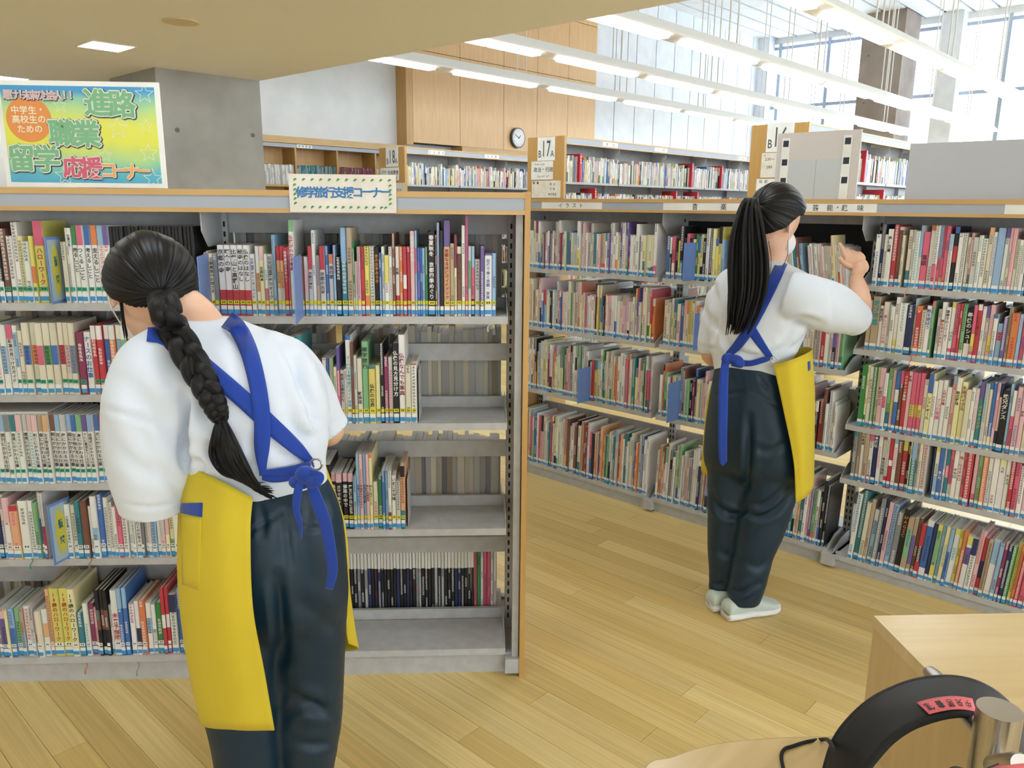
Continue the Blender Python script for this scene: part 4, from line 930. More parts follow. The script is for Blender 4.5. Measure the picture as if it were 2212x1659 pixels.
B_div(1497, 757, TB_M[1]+.001, .17, 'blue divider on the second tier next to the left sleeve of the ponytailed person')
def red_div(x, y, case, z, yv, label):
    P = on_plane(x, y, (0, yv-.01, 0), Vector((0, 1, 0))); e = empty('shelf_divider', (P.x, yv-.01, z), 0, label, 'divider', 'red shelf dividers')
    MB().box(-.016, .016, 0, .004, 0, .27).build('spine_plate', M['red_board'], e); MB().box(-.002, .002, .004, .2, 0, .27).build('board', M['red_board'], e)
    text_obj('lettering', column('新着書', 0, .25, .02, .026), M['paper'], e, (0, -.001, 0), .01)
for x, y in ((1254, 380), (1495, 395), (1559, 398)): red_div(x, y, t17, SH[0]+.001, 5.02, 'red divider on the upper tier of the bookcase marked B17A')
for x, y in ((1287, 415), (1462, 418), (1508, 418)): red_div(x, y, t17, SH[1]+.001, 5.02, 'red divider on the second tier of the bookcase marked B17A')
red_div(1868, 385, t16, SH[0]+.001, 2.67, 'red divider on the upper tier of the bookcase marked B16A')
red_div(1910, 418, t16, SH[1]+.001, 2.67, 'red divider on the second tier of the bookcase marked B16A')
# bookends
def bookend(x, y, z, label):
    P = on_z(x, y, z); L_ = case_mat(caseA).inverted() @ P
    e = empty('bookend', A_world(L_.x, .045, z+.0005), ROTA, label, 'bookend', 'steel bookends')
    MB().box(-.0012, 0, 0, .11, 0, .16).build('plate', M['steel'], e); MB().box(0, .09, 0, .11, 0, .001).build('base', M['steel'], e)
bookend(905, 917, TA_R[1], 'grey steel bookend closing the second tier of the travel bay')
bookend(880, 1150, TA_R[2], 'grey steel bookend closing the third tier of the travel bay')
# books lying flat on the rows of the careers bay
def lying(s0, n0, z, w_, d, th, rz, c, label):
    mb = MB(); mb.box(0, w_, 0, d, 0, .002, pc(c)).box(0, w_, 0, d, th-.002, th, pc(c)).box(0, w_, 0, .002, .002, th-.002, pc('W'))
    o = mb.build('book', M['flat'], None, color=True); o.location = A_world(s0, n0, z); o.rotation_euler = (0, 0, ROTA+rz); tag(o, label, 'book', 'books lying flat in the careers bay')
    MB().box(.002, w_-.002, .002, d-.002, .002, th-.002).build('pages', M['pages'], o)
lying(-1.62, .04, TA_L[2]+.204, .2, .14, .013, .02, 'W', 'white book lying flat on the series in the third tier, careers bay')
# ------------------------------------------------------------------ people
def cloth(name, c1, rough=.75, sheen=.3, weave=900, bump=.06):
    m = mat(name, c1, rough, spec=.3); N, L, b = nodes(m); b.inputs['Sheen Weight'].default_value = sheen; b.inputs['Sheen Roughness'].default_value = .5
    tc = N.new('ShaderNodeTexCoord'); nz = N.new('ShaderNodeTexNoise'); nz.inputs['Scale'].default_value = weave; nz.inputs['Detail'].default_value = 2
    bp = N.new('ShaderNodeBump'); bp.inputs['Strength'].default_value = bump; bp.inputs['Distance'].default_value = .001
    L.new(tc.outputs['Object'], nz.inputs['Vector']); L.new(nz.outputs['Fac'], bp.inputs['Height']); L.new(bp.outputs[0], b.inputs['Normal']); return m
M['shirt'] = cloth('white_cotton', hx('d8dfea'), .85, .2)
M['apron'] = cloth('yellow_canvas', hx('d0b930'), .8, .05)
M['strap'] = cloth('royal_blue_cotton', hx('1c3f9c'), .8, .25)
M['pants'] = cloth('teal_tracksuit', hx('04283c'), .46, .0, 700, .04)
nodes(M['pants'])[2].inputs['Specular IOR Level'].default_value = .45
M['skin'] = noise_mix(mat('skin', hx('d9a98a'), .55, spec=.35, **{'Subsurface Weight': .08, 'Subsurface Radius': (.01, .004, .002), 'Subsurface Scale': .5}), hx('dcae92'), hx('e6bda4'), 14, 3)
M['mask'] = cloth('white_face_mask', hx('e6e8ea'), .9)
M['shoe'] = cloth('mint_mesh_shoe', hx('c3cfc6'), .8)
M['sole'] = mat('white_rubber', hx('e2e2e2'), .5)
def hair_mat():
    m = mat('black_hair', hx('0d0c0f'), .42, spec=.3); N, L, b = nodes(m)
    uv = N.new('ShaderNodeUVMap'); uv.uv_map = 'UVMap'; mp = N.new('ShaderNodeMapping'); mp.inputs['Scale'].default_value = (120, 1.2, 1)
    nz = N.new('ShaderNodeTexNoise'); nz.inputs['Scale'].default_value = 1; nz.inputs['Detail'].default_value = 4; L.new(uv.outputs[0], mp.inputs[0]); L.new(mp.outputs[0], nz.inputs['Vector'])
    rp = N.new('ShaderNodeValToRGB'); rp.color_ramp.elements[0].color = (*hx('070608'), 1); rp.color_ramp.elements[1].color = (*hx('151316'), 1); rp.color_ramp.elements[0].position = .35; rp.color_ramp.elements[1].position = .7
    L.new(nz.outputs['Fac'], rp.inputs['Fac']); L.new(rp.outputs[0], b.inputs['Base Color'])
    bp = N.new('ShaderNodeBump'); bp.inputs['Strength'].default_value = .6; bp.inputs['Distance'].default_value = .002; L.new(nz.outputs['Fac'], bp.inputs['Height']); L.new(bp.outputs[0], b.inputs['Normal']); return m
M['hair'] = hair_mat()

def ringpx(p, n=40, e=2.2):
    xL, xR, y, fwd, ratio, phi = p
    c = px((xL+xR)/2, y, fwd); hw = (xR-xL)/2*mpp((xL+xR)/2, y, fwd); ph = math.radians(phi)
    A_ = HR*math.cos(ph)+HF*math.sin(ph); B_ = HF*math.cos(ph)-HR*math.sin(ph)
    a = hw/math.sqrt(math.cos(ph)**2+(ratio*math.sin(ph))**2); b = a*ratio; out = []
    for k in range(n):
        t = 2*math.pi*k/n; ct, st = math.cos(t), math.sin(t)
        out.append(c + A_*(a*math.copysign(abs(ct)**(2/e), ct)) + B_*(b*math.copysign(abs(st)**(2/e), st)))
    return out
def loft(mb, rings):
    n = len(rings[0]); base = len(mb.v)
    for r in rings: mb.v += [tuple(p) for p in r]
    def face(ix): mb.f.append(ix); mb.c.append(None); mb.uv.append(None); mb.m.append(0); mb.ink.append(None)
    for i in range(len(rings)-1):
        for k in range(n):
            j = (k+1) % n; face((base+i*n+k, base+i*n+j, base+(i+1)*n+j, base+(i+1)*n+k))
    face(tuple(base+k for k in reversed(range(n)))); face(tuple(base+(len(rings)-1)*n+k for k in range(n)))
def loft_px(mb, params, n=40, sub=4, e=2.2):
    loft(mb, [ringpx(p, n, e) for p in catmull(params, sub)])
def limb(mb, pts, n=20, sub=6):
    "pts: (Vector or (x,y,fwd), radius)"
    P = []
    for p, r in pts:
        v = p if isinstance(p, Vector) else px(*p); P.append((v.x, v.y, v.z, r))
    Q = catmull(P, sub); tube_into(mb, [q[:3] for q in Q], [max(q[3], .001) for q in Q], n)
def ellipsoid(mb, c, ax, n=24):
    "ax: three vectors (semi-axes)"
    rings = []
    for i in range(1, n//2):
        t = math.pi*i/(n//2); rings.append([c+ax[2]*math.cos(t)+(ax[0]*math.cos(2*math.pi*k/n)+ax[1]*math.sin(2*math.pi*k/n))*math.sin(t) for k in range(n)])
    loft(mb, rings)
def remesh(mb, voxel, smooth=4, name='tmp'):
    me = mb.mesh(name, []); bmx = bmesh.new(); bmx.from_mesh(me); bmesh.ops.recalc_face_normals(bmx, faces=bmx.faces); bmx.to_mesh(me); bmx.free()
    o = bpy.data.objects.new(name, me); COL.objects.link(o)
    m = o.modifiers.new('r', 'REMESH'); m.mode = 'VOXEL'; m.voxel_size = voxel
    s = o.modifiers.new('s', 'SMOOTH'); s.iterations = smooth; s.factor = .5
    dg = bpy.context.evaluated_depsgraph_get(); out = bpy.data.meshes.new_from_object(o.evaluated_get(dg)); bpy.data.objects.remove(o); return out
def relax(me, it=3):
    bmx = bmesh.new(); bmx.from_mesh(me)
    for _ in range(it): bmesh.ops.smooth_vert(bmx, verts=bmx.verts, factor=.5, use_axis_x=True, use_axis_y=True, use_axis_z=True)
    bmx.to_mesh(me); bmx.free()
def arr(me):
    a = np.empty(len(me.vertices)*3, np.float32); me.vertices.foreach_get('co', a); n = np.empty(len(me.vertices)*3, np.float32); me.vertices.foreach_get('normal', n)
    return a.reshape(-1, 3).astype(float), n.reshape(-1, 3).astype(float)
def put(me, V): me.vertices.foreach_set('co', V.astype(np.float32).ravel()); me.update()
eR, eU, eF, eE = (np.array(v[:]) for v in (CR, CU, CF, EYE))
def projn(V):
    q = V-eE; z = q@eF; return IW/2+FPX*(q@eR)/z, IH/2-FPX*(q@eU)/z, z
def crease(me, lines):
    "press folds into the cloth: (polyline in pixels, half width px, depth m)"
    V, Nn = arr(me); X, Y, Zc = projn(V); facing = ((V-eE)*Nn).sum(1) < 0; D = np.zeros(len(V))
    for pl_, wd, dep in lines:
        best = np.full(len(V), 1e9); pl_ = [p[:2] for p in catmull(pl_, 5)] if len(pl_) > 2 else pl_
        tt = np.zeros(len(V)); n = len(pl_)-1
        for i in range(n):
            a, b = np.array(pl_[i], float), np.array(pl_[i+1], float); d = b-a; L2 = (d*d).sum()+1e-9
            t = np.clip(((X-a[0])*d[0]+(Y-a[1])*d[1])/L2, 0, 1); q = np.hypot(X-a[0]-t*d[0], Y-a[1]-t*d[1]); m_ = q < best; best = np.where(m_, q, best); tt = np.where(m_, (i+t)/n, tt)
        fade = np.sin(np.pi*np.clip(tt, .04, .96))**.6
        D += dep*fade*(np.exp(-(best/wd)**2)-.35*np.exp(-((best-1.9*wd)/wd)**2))
    V[facing] += Nn[facing]*D[facing, None]; put(me, V)
def ripple(me, amp, scale, stretch=(1, 1, 1), seed=0.0):
    V, Nn = arr(me); 
    d = np.array([mnoise.noise(Vector((v[0]*scale*stretch[0]+seed, v[1]*scale*stretch[1], v[2]*scale*stretch[2]))) for v in V]); V += Nn*(d*amp)[:, None]; put(me, V)
def add(me, name, m, parent):
    me.materials.clear(); me.materials.append(m); me.polygons.foreach_set('use_smooth', [True]*len(me.polygons)); me.update()
    o = bpy.data.objects.new(name, me); COL.objects.link(o); o.parent = parent
    if parent: o.matrix_parent_inverse = Matrix.Translation(parent.location).inverted()
    return o
def bvh_of(*obs):
    vs, fs = [], []
    for o in obs:
        me = o.data if hasattr(o, 'data') else o; b = len(vs); vs += [v.co.copy() for v in me.vertices]; fs += [tuple(b+i for i in p.vertices) for p in me.polygons]
    return BVHTree.FromPolygons(vs, fs)
def hit(bv, x, y, fall):
    d = ray(x, y).normalized(); r = bv.ray_cast(EYE, d); return r[0] if r[0] is not None else px(x, y, fall)
def sheet(grid, th=.002, name='sheet'):
    "grid of points -> thin two-sided cloth"
    R_, C_ = len(grid), len(grid[0]); vs = [tuple(p) for r in grid for p in r]; fs = [(i*C_+j, i*C_+j+1, (i+1)*C_+j+1, (i+1)*C_+j) for i in range(R_-1) for j in range(C_-1)]
    me = bpy.data.meshes.new(name); me.from_pydata(vs, [], fs); me.update(); return me
def thick(o, t=.003): m = o.modifiers.new('thickness', 'SOLIDIFY'); m.thickness = t; m.offset = 0; return o
def ribbon(bv, pts, width, lift, fall, name, parent, m=None, nw=5, curl=0.0):
    "cloth band laid on the surface under the pixel polyline"
    Q = catmull([(a, b, w_) for a, b, w_ in pts], 8) if len(pts[0]) == 3 else catmull([(a, b, width) for a, b in pts], 8); g = []
    for i, q in enumerate(Q):
        p0, p1 = Q[max(i-1, 0)], Q[min(i+1, len(Q)-1)]; d = np.array([p1[0]-p0[0], p1[1]-p0[1]]); d = d/(np.linalg.norm(d)+1e-9); nrm = np.array([-d[1], d[0]]); row = []
        for k in range(nw):
            t = (k/(nw-1)-.5)*q[2]; h = hit(bv, q[0]+nrm[0]*t, q[1]+nrm[1]*t, fall); row.append(h)
        g.append(row)
    # even the depths out so that the band spans hollows
    D = np.array([[(p-EYE).dot(CF) for p in r] for r in g])
    for _ in range(6):
        E_ = D.copy(); E_[1:-1] = (D[:-2]+D[2:])/2; E_[:, 1:-1] = (E_[:, :-2]+E_[:, 2:])/2; D = np.minimum(D, E_)*.6+E_*.4
    out = [[EYE+(p-EYE)*((D[i][k]-lift)/(p-EYE).dot(CF)) for k, p in enumerate(r)] for i, r in enumerate(g)]
    return thick(add(sheet(out, name=name), name, m or M['strap'], parent), .003)
def free_ribbon(pts, name, parent, m=None, twist=0.0):
    "hanging band: (x, y, fwd, width px)"
    Q = catmull(pts, 8); g = []
    for i, q in enumerate(Q):
        p0, p1 = Q[max(i-1, 0)], Q[min(i+1, len(Q)-1)]; d = np.array([p1[0]-p0[0], p1[1]-p0[1]]); d = d/(np.linalg.norm(d)+1e-9); nrm = np.array([-d[1], d[0]])
        g.append([px(q[0]+nrm[0]*q[3]*t, q[1]+nrm[1]*q[3]*t, q[2]+twist*t*math.sin(i*.25)) for t in (-.5, -.25, 0, .25, .5)])
    return thick(add(sheet(g, name=name), name, m or M['strap'], parent), .003)

def hair_cap(c, ax, pole, keep, name, parent, n=220, rings=120, amp=.0022, seed=1):
    """ellipsoid of hair combed towards 'pole' (unit vector); keep(dir)->bool says where it covers the head"""
    pole = pole.normalized(); t1 = pole.orthogonal().normalized(); t2 = pole.cross(t1); vs, uvs, kp = [], [], []
    for i in range(rings+1):
        th = math.pi*i/rings
        for k in range(n+1):
            a = 2*math.pi*k/n; d = pole*math.cos(th)+(t1*math.cos(a)+t2*math.sin(a))*math.sin(th)
            loc = (d.dot(ax[3]), d.dot(ax[4]), d.dot(ax[5]))
            s = 1/math.sqrt((loc[0]/ax[0])**2+(loc[1]/ax[1])**2+(loc[2]/ax[2])**2)
            r = mnoise.noise(Vector((math.cos(a)*11, math.sin(a)*11, seed)))*amp*min(1, math.sin(th)*2.5)+mnoise.noise(Vector((math.cos(a)*3, math.sin(a)*3, seed+th)))*amp*1.6
            vs.append(tuple(c+d*(s+r))); uvs.append((k/n, i/rings)); kp.append(keep(loc, d))
    fs = []
    for i in range(rings):
        for k in range(n):
            q = (i*(n+1)+k, i*(n+1)+k+1, (i+1)*(n+1)+k+1, (i+1)*(n+1)+k)
            if all(kp[j] for j in q): fs.append(q)
    me = bpy.data.meshes.new(name); me.from_pydata(vs, [], fs); uvl = me.uv_layers.new(name='UVMap'); uvl.data.foreach_set('uv', [c_ for p in me.polygons for j in p.vertices for c_ in uvs[j]])
    bmx = bmesh.new(); bmx.from_mesh(me); bmesh.ops.delete(bmx, geom=[v for v in bmx.verts if not v.link_faces], context='VERTS'); bmesh.ops.recalc_face_normals(bmx, faces=bmx.faces); bmx.to_mesh(me); bmx.free()
    o = add(me, name, M['hair'], parent); return thick(o, .008)
def strand_mesh(paths, name, parent, n=8):
    mb = MB()
    for P, R_ in paths: tube_into(mb, P, R_, n)
    me = mb.mesh(name, []); uvl = me.uv_layers.new(name='UVMap'); rg = random.Random(3)
    uvl.data.foreach_set('uv', [c_ for p in me.polygons for j in p.vertices for c_ in ((j % n)/n*.3, j*.002)])
    return add(me, name, M['hair'], parent)
def hand(mb, wrist, palm_c, fdir, side, up, curls, scale=1.0, thumb=None):
    """palm and five fingers: fdir along the fingers, side towards the little finger, up = back of the hand; curls in radians per finger"""
    fdir, side, up = fdir.normalized(), side.normalized(), up.normalized(); s = scale
    limb(mb, [(wrist, .022*s), (palm_c-fdir*.025*s, .024*s), (palm_c, .026*s)], 14, 4)
    ellipsoid(mb, palm_c, (side*.039*s, up*.015*s, fdir*.045*s), 20)
    for i, (cu, ln) in enumerate(zip(curls, (.070, .078, .072, .058))):
        root = palm_c+fdir*.034*s+side*((i-1.5)*.0195)*s; d = fdir.copy(); P = [(root-fdir*.012*s, .0098*s), (root, .0095*s)]; p = root; ax = fdir.cross(up)
        for j, f in enumerate((.45, .3, .25)):
            rot = Matrix.Rotation(cu*(1.0 if j else .8), 3, side); d = rot @ d; p = p+d*ln*f*s; P.append((p.copy(), (.0088, .008, .0068)[j]*s))
        limb(mb, P, 12, 4)
    th = thumb or (-side*.7+fdir*.6-up*.3); th = th.normalized(); r0 = palm_c-side*.028*s-fdir*.018*s
    limb(mb, [(r0, .0125*s), (r0+th*.03*s, .0105*s), (r0+th*.03*s+(th*.7+fdir*.5).normalized()*.03*s, .0085*s)], 12, 4)
def shoe(heel, toe, parent, w_=.088):
    d = (toe-heel); d.z = 0; ln = d.length; d.normalize(); s = Vector((-d.y, d.x, 0)); up = Vector((0, 0, 1)); r = empty_part('shoe', parent)
    prof = [(0, .030), (.05, .033), (.2, .036), (.4, .035), (.62, .043), (.8, .045), (.93, .034), (1.0, .012)]
    hts = [(0, .068), (.05, .078), (.2, .082), (.36, .088), (.5, .078), (.65, .062), (.82, .048), (.95, .036), (1.0, .022)]
    import bisect
    def ip(T, t):
        for (a, va), (b, vb) in zip(T[:-1], T[1:]):
            if t <= b: f = (t-a)/(b-a); f = f*f*(3-2*f); return va+(vb-va)*f
        return T[-1][1]
    def body(z0, zf, k, nm, m):
        mb = MB(); rings = []
        for i in range(25):
            t = i/24; hw = ip(prof, t)*w_/.09*k; top = zf(t); cc = heel+d*(t*ln); ring = []
            for j in range(20):
                a = 2*math.pi*j/20; y_, z_ = math.cos(a), math.sin(a); zz = z0+(top-z0)*(.5+.5*math.copysign(abs(z_)**.75, z_)); ring.append(Vector((cc.x, cc.y, 0))+s*(hw*math.copysign(abs(y_)**.8, y_))+up*zz)
            rings.append(ring)
        loft(mb, rings); return add(mb.mesh(nm, []), nm, m, r)
    body(0.0, lambda t: .026+.008*(1-t), 1.06, 'sole', M['sole']); body(.02, lambda t: ip(hts, t), 1.0, 'upper', M['shoe']); return r
def empty_part(name, parent):
    o = bpy.data.objects.new(name, None); COL.objects.link(o); o.parent = parent; o.matrix_parent_inverse = Matrix.Translation(parent.location).inverted(); o.empty_display_size = .05; o.location = (0, 0, 0); return o
_add = add
def add(me, name, m, parent):
    o = _add(me, name, m, parent)
    if parent is not None and parent.parent is not None: o.matrix_parent_inverse = Matrix.Identity(4)
    elif parent is not None: o.matrix_parent_inverse = Matrix.Translation(parent.location).inverted()
    return o

def cut(me, c, d, rad):
    "open a sleeve: remove the cloth beyond the plane through c with normal d, near c"
    bmx = bmesh.new(); bmx.from_mesh(me); fs = [f for f in bmx.faces if (f.calc_center_median()-c).length < rad]
    g = set(fs); vs = {v for f in fs for v in f.verts}; es = {e for f in fs for e in f.edges}
    bmesh.ops.bisect_plane(bmx, geom=list(vs)+list(es)+fs, plane_co=c, plane_no=d, clear_outer=True); bmx.to_mesh(me); bmx.free()
def hairline(pts):
    def f(l, d):
        y = l[1]
        for (a, va), (b, vb) in zip(pts[:-1], pts[1:]):
            if y <= b: return l[2] > va+(vb-va)*(y-a)/(b-a)
        return l[2] > pts[-1][1]
    return f
# ---- person with the braid
f1 = px(575, 1700, 1.52)
p1 = empty('person', (f1.x, f1.y, 0), 0, 'person with a long black braid, white T-shirt and yellow apron bending to the shelf', 'person')
ph = 12
torso = [(478, 704, 1078, 1.53, .72, ph), (450, 702, 1045, 1.53, .72, ph), (425, 697, 1005, 1.535, .74, ph), (402, 702, 940, 1.545, .76, ph), (385, 702, 880, 1.555, .76, ph), (358, 692, 825, 1.57, .74, ph), (335, 662, 772, 1.585, .7, ph), (326, 612, 733, 1.60, .66, ph), (342, 548, 708, 1.615, .66, ph), (372, 505, 690, 1.625, .8, ph)]
mb = MB(); loft_px(mb, torso, 48)
limb(mb, [((372, 770, 1.56), .07), ((332, 800, 1.52), .072), ((316, 860, 1.485), .0755), ((314, 950, 1.475), .0765), ((322, 1030, 1.475), .072), ((329, 1085, 1.48), .063), ((333, 1130, 1.485), .058)], 28)
limb(mb, [((560, 780, 1.61), .07), ((622, 800, 1.63), .064), ((668, 855, 1.655), .055), ((706, 913, 1.68), .042), ((745, 965, 1.70), .042)], 24)
shirt = remesh(mb, .007, 4)
crease(shirt, [([(240, 800), (300, 880), (330, 1000)], 26, -0.0085), ([(300, 830), (370, 930), (392, 1010)], 20, -0.0119), ([(392, 860), (400, 930), (398, 1000)], 14, -0.0204), ([(225, 880), (300, 905), (360, 925)], 7, -0.0051),
               ([(640, 770), (662, 850), (690, 930)], 12, -0.0204), ([(610, 740), (640, 800), (648, 860)], 12, -0.0136), ([(620, 860), (640, 920), (660, 985)], 14, -0.0102), ([(430, 950), (470, 985), (520, 1010)], 12, -0.0136), ([(420, 985), (440, 1005), (430, 1030)], 9, -0.0136), ([(455, 960), (462, 1000), (455, 1030)], 8, -0.0136),
               ([(590, 960), (610, 985), (660, 1000)], 10, -0.0102), ([(500, 720), (520, 790), (530, 850)], 16, -0.0051), ([(390, 760), (420, 840), (430, 900)], 16, -0.0085), ([(262, 1088), (330, 1096), (392, 1082)], 5, -0.0051), ([(735, 900), (712, 922), (688, 938)], 4, -0.0034), ([(405, 800), (450, 900), (470, 970)], 15, -.009), ([(540, 940), (545, 980), (530, 1015)], 9, -.008), ([(610, 900), (655, 940), (690, 950)], 10, -.009), ([(250, 960), (300, 1010), (390, 1040)], 16, -.006), ([(345, 1000), (375, 1040), (392, 1080)], 12, -.007), ([(650, 880), (672, 905), (700, 915)], 8, -.007), ([(399, 845), (405, 925), (401, 1005)], 10, -.03)])
ripple(shirt, .0022, 11, (1, 1, .6)); relax(shirt, 1)
cut(shirt, px(330, 1096, 1.48), (px(332, 1130, 1.485)-px(328, 1085, 1.48)).normalized(), .13)
cut(shirt, px(716, 928, 1.685), (px(745, 965, 1.70)-px(706, 913, 1.68)).normalized(), .085)
shirt_o = thick(add(shirt, 'tshirt', M['shirt'], p1), .002)
# trousers
mb = MB(); hp = 8
loft_px(mb, [(500, 690, 1020, 1.535, .75, hp), (470, 706, 1045, 1.53, .75, hp), (430, 726, 1090, 1.525, .74, hp), (410, 740, 1150, 1.52, .74, hp), (404, 746, 1230, 1.515, .72, hp), (408, 748, 1300, 1.515, .66, hp), (425, 735, 1350, 1.515, .5, hp), (470, 690, 1385, 1.515, .4, hp)], 48)
loft_px(mb, [(412, 600, 1270, 1.50, .9, 0), (412, 602, 1340, 1.50, .95, 0), (420, 603, 1420, 1.50, 1, 0), (437, 604, 1500, 1.50, 1, 0), (455, 605, 1580, 1.50, 1, 0), (467, 606, 1650, 1.50, 1, 0), (475, 600, 1720, 1.50, 1, 0), (482, 592, 1790, 1.50, 1, 0), (488, 586, 1852, 1.505, 1, 0)], 32)
loft_px(mb, [(570, 748, 1270, 1.53, .9, 0), (585, 747, 1340, 1.53, .95, 0), (600, 744, 1420, 1.53, 1, 0), (607, 741, 1500, 1.53, 1, 0), (609, 734, 1580, 1.53, 1, 0), (613, 722, 1650, 1.53, 1, 0), (617, 713, 1720, 1.53, 1, 0), (622, 706, 1790, 1.53, 1, 0), (628, 702, 1845, 1.53, 1, 0)], 32)
pants = remesh(mb, .007, 14)
crease(pants, [([(600, 1250), (608, 1330), (612, 1420)], 14, -0.0180), ([(480, 1195), (540, 1150), (612, 1105)], 4, -0.0075), ([(612, 1105), (640, 1135), (690, 1140), (735, 1120)], 4, -0.0075), ([(614, 1100), (622, 1160), (628, 1230)], 6, -0.0060), ([(620, 1500), (670, 1520), (720, 1545)], 12, -0.0120), ([(610, 1545), (650, 1530), (690, 1535)], 12, -0.0105), ([(640, 1290), (690, 1330), (735, 1360)], 18, -0.0075), ([(560, 1090), (570, 1130), (566, 1160)], 8, -0.0060), ([(660, 1080), (668, 1110), (664, 1140)], 7, -0.0060), ([(700, 1080), (706, 1110), (700, 1140)], 7, -0.0060), ([(630, 1600), (680, 1610), (722, 1600)], 10, -0.0090)])
ripple(pants, .002, 9, (1, 1, .5), 5); relax(pants, 1)
pants_o = add(pants, 'trousers', M['pants'], p1)
# body: head, neck, arms, hands, legs in one skin
hc_ = px(327, 612, 1.665); hf = (HF*.72-HR*.42-Vector((0, 0, 1))*.55).normalized(); hu = (Vector((0, 0, 1))*.9+HF*.35-HR*.22); hu = (hu-hf*hu.dot(hf)).normalized(); hr_ = hf.cross(hu)
mb = MB()
ellipsoid(mb, hc_, (hr_*.074, hf*.09, hu*.093), 32)
ellipsoid(mb, hc_+hf*.045-hu*.05, (hr_*.062, hf*.052, hu*.07), 28)
ellipsoid(mb, hc_+hf*.092-hu*.03, (hr_*.014, hf*.018, hu*.022), 16)
ellipsoid(mb, hc_+hf*.088-hu*.085, (hr_*.026, hf*.02, hu*.014), 16)
for s in (-1, 1):
    ec = hc_+hr_*(.079*s)-hu*.022-hf*.004
    ellipsoid(mb, ec, (hr_*.009, (hf*.9-hu*.2)*.019, hu*.032), 18)
limb(mb, [(px(470, 770, 1.63), .04), ((440, 712, 1.635), .047), ((395, 670, 1.65), .05), (hc_-hu*.05-hf*.01, .05)], 24)
limb(mb, [((570, 1020, 1.55), .07), ((545, 900, 1.57), .075), ((510, 810, 1.6), .075), ((470, 755, 1.63), .045)], 28)
limb(mb, [((345, 790, 1.53), .05), ((318, 920, 1.48), .045), ((328, 1070, 1.50), .041), ((332, 1040, 1.66), .036), ((335, 1010, 1.78), .027)], 20)
hand(mb, px(335, 1010, 1.77), px(337, 1005, 1.83), HF*.9-HR*.1, Vector((0, 0, -1)), -HR, (.5, .55, .6, .65))
limb(mb, [((600, 790, 1.62), .05), ((660, 865, 1.665), .034), ((712, 926, 1.695), .032), ((690, 935, 1.80), .032), ((650, 930, 1.92), .026)], 20)
hand(mb, px(650, 930, 1.91), px(640, 928, 1.965), HF*.85-HR*.4, Vector((0, 0, -1)), HR, (.5, .55, .6, .65))
for a in ([((575-70, 1250, 1.5), .06), ((515, 1500, 1.5), .05), ((535, 1700, 1.5), .042), ((535, 1860, 1.505), .036)], [((665, 1250, 1.53), .06), ((675, 1500, 1.53), .046), ((665, 1700, 1.53), .04), ((664, 1850, 1.53), .036)]): limb(mb, a, 20)
body = remesh(mb, .005, 3); add(body, 'body', M['skin'], p1)
for (x, fw_, dx) in ((537, 1.505, -.03), (664, 1.53, .03)):
    h0 = px(x, 1800, fw_); h0.z = 0; shoe(h0-HF*.05, h0+HF*.19+HR*dx, p1)
# face mask with ear strings
mb = MB(); ellipsoid(mb, hc_+hf*.06-hu*.06, (hr_*.066, hf*.054, hu*.056), 24); me = remesh(mb, .006, 3); mk_ = add(me, 'face_mask', M['mask'], p1)
for s in (-1, 1):
    mb = MB(); e0 = hc_+hr_*(.083*s)-hu*.02-hf*.006; Q = catmull([e0+hu*.02, e0-hf*.012, e0-hu*.03, hc_+hf*.06-hu*.08+hr_*(.058*s)], 6); tube_into(mb, Q, .0014, 6); add(mb.mesh('ear_string', []), 'ear_string', M['mask'], mk_)
# hair, braid
axh = (.0885, .1, .1, hr_, hf, hu)
base1 = px(352, 645, 1.56); pole = (base1-hc_).normalized()
cap = hair_cap(hc_+hu*.004, axh, pole, hairline([(-1, -.86), (-.5, -.84), (-.25, -.5), (-.05, -.12), (.2, 0), (.45, .5), (1, .6)]), 'hair', p1)
bv1 = bvh_of(shirt, pants, cap)
bp = [(351, 645, 30), (360, 676, 31), (375, 712, 31), (395, 745, 31), (418, 785, 30), (440, 825, 28), (458, 862, 25), (470, 890, 21), (478, 908, 14)]
Q = catmull(bp, 14); cen = []
for i, q in enumerate(Q):
    r = q[2]*.00092; h = hit(bv1, q[0], q[1], 1.5); cen.append((h, r))
dep = np.array([(h-EYE).dot(CF)-r*.9 for h, r in cen])
for _ in range(40): dep[1:-1] = np.minimum(dep[1:-1], (dep[:-2]+dep[2:])/2)*.5+(dep[:-2]+dep[2:])/4
cen = [(EYE+(h-EYE)*(d/(h-EYE).dot(CF)), r) for (h, r), d in zip(cen, dep)]
s_ = 0; paths = [[], [], []]; rad = [[], [], []]
for i, (c, r) in enumerate(cen):
    t = (cen[min(i+1, len(cen)-1)][0]-cen[max(i-1, 0)][0]).normalized(); vw = (EYE-c).normalized(); lat = t.cross(vw).normalized(); vw = lat.cross(t).normalized()
    if i: s_ += (c-cen[i-1][0]).length
    for k in range(3):
        phs = 2*math.pi*(s_/(r*2.75+.0)*.42)+k*2*math.pi/3
        paths[k].append(c+lat*(r*.52*math.sin(phs))+vw*(r*.36*math.sin(2*phs))); rad[k].append(r*.56)
mb = MB()
for k in range(3): tube_into(mb, paths[k], rad[k], 14)
me = mb.mesh('braid', []); uvl = me.uv_layers.new(name='UVMap'); uvl.data.foreach_set('uv', [c_ for p in me.polygons for j in p.vertices for c_ in ((j % 14)/14*.6+.002*(j//14), (j//14)*.01)])
br = add(me, 'braid', M['hair'], p1)
c0, rr0 = cen[-1]
mb = MB(); tube_into(mb, [cen[-4][0], cen[-1][0]], [rr0*1.0, rr0*.95], 14); add(mb.mesh('hair_band', []), 'hair_band', mat('black_elastic', hx('0a0a0c'), .6), br)
rg = random.Random(5); paths = []
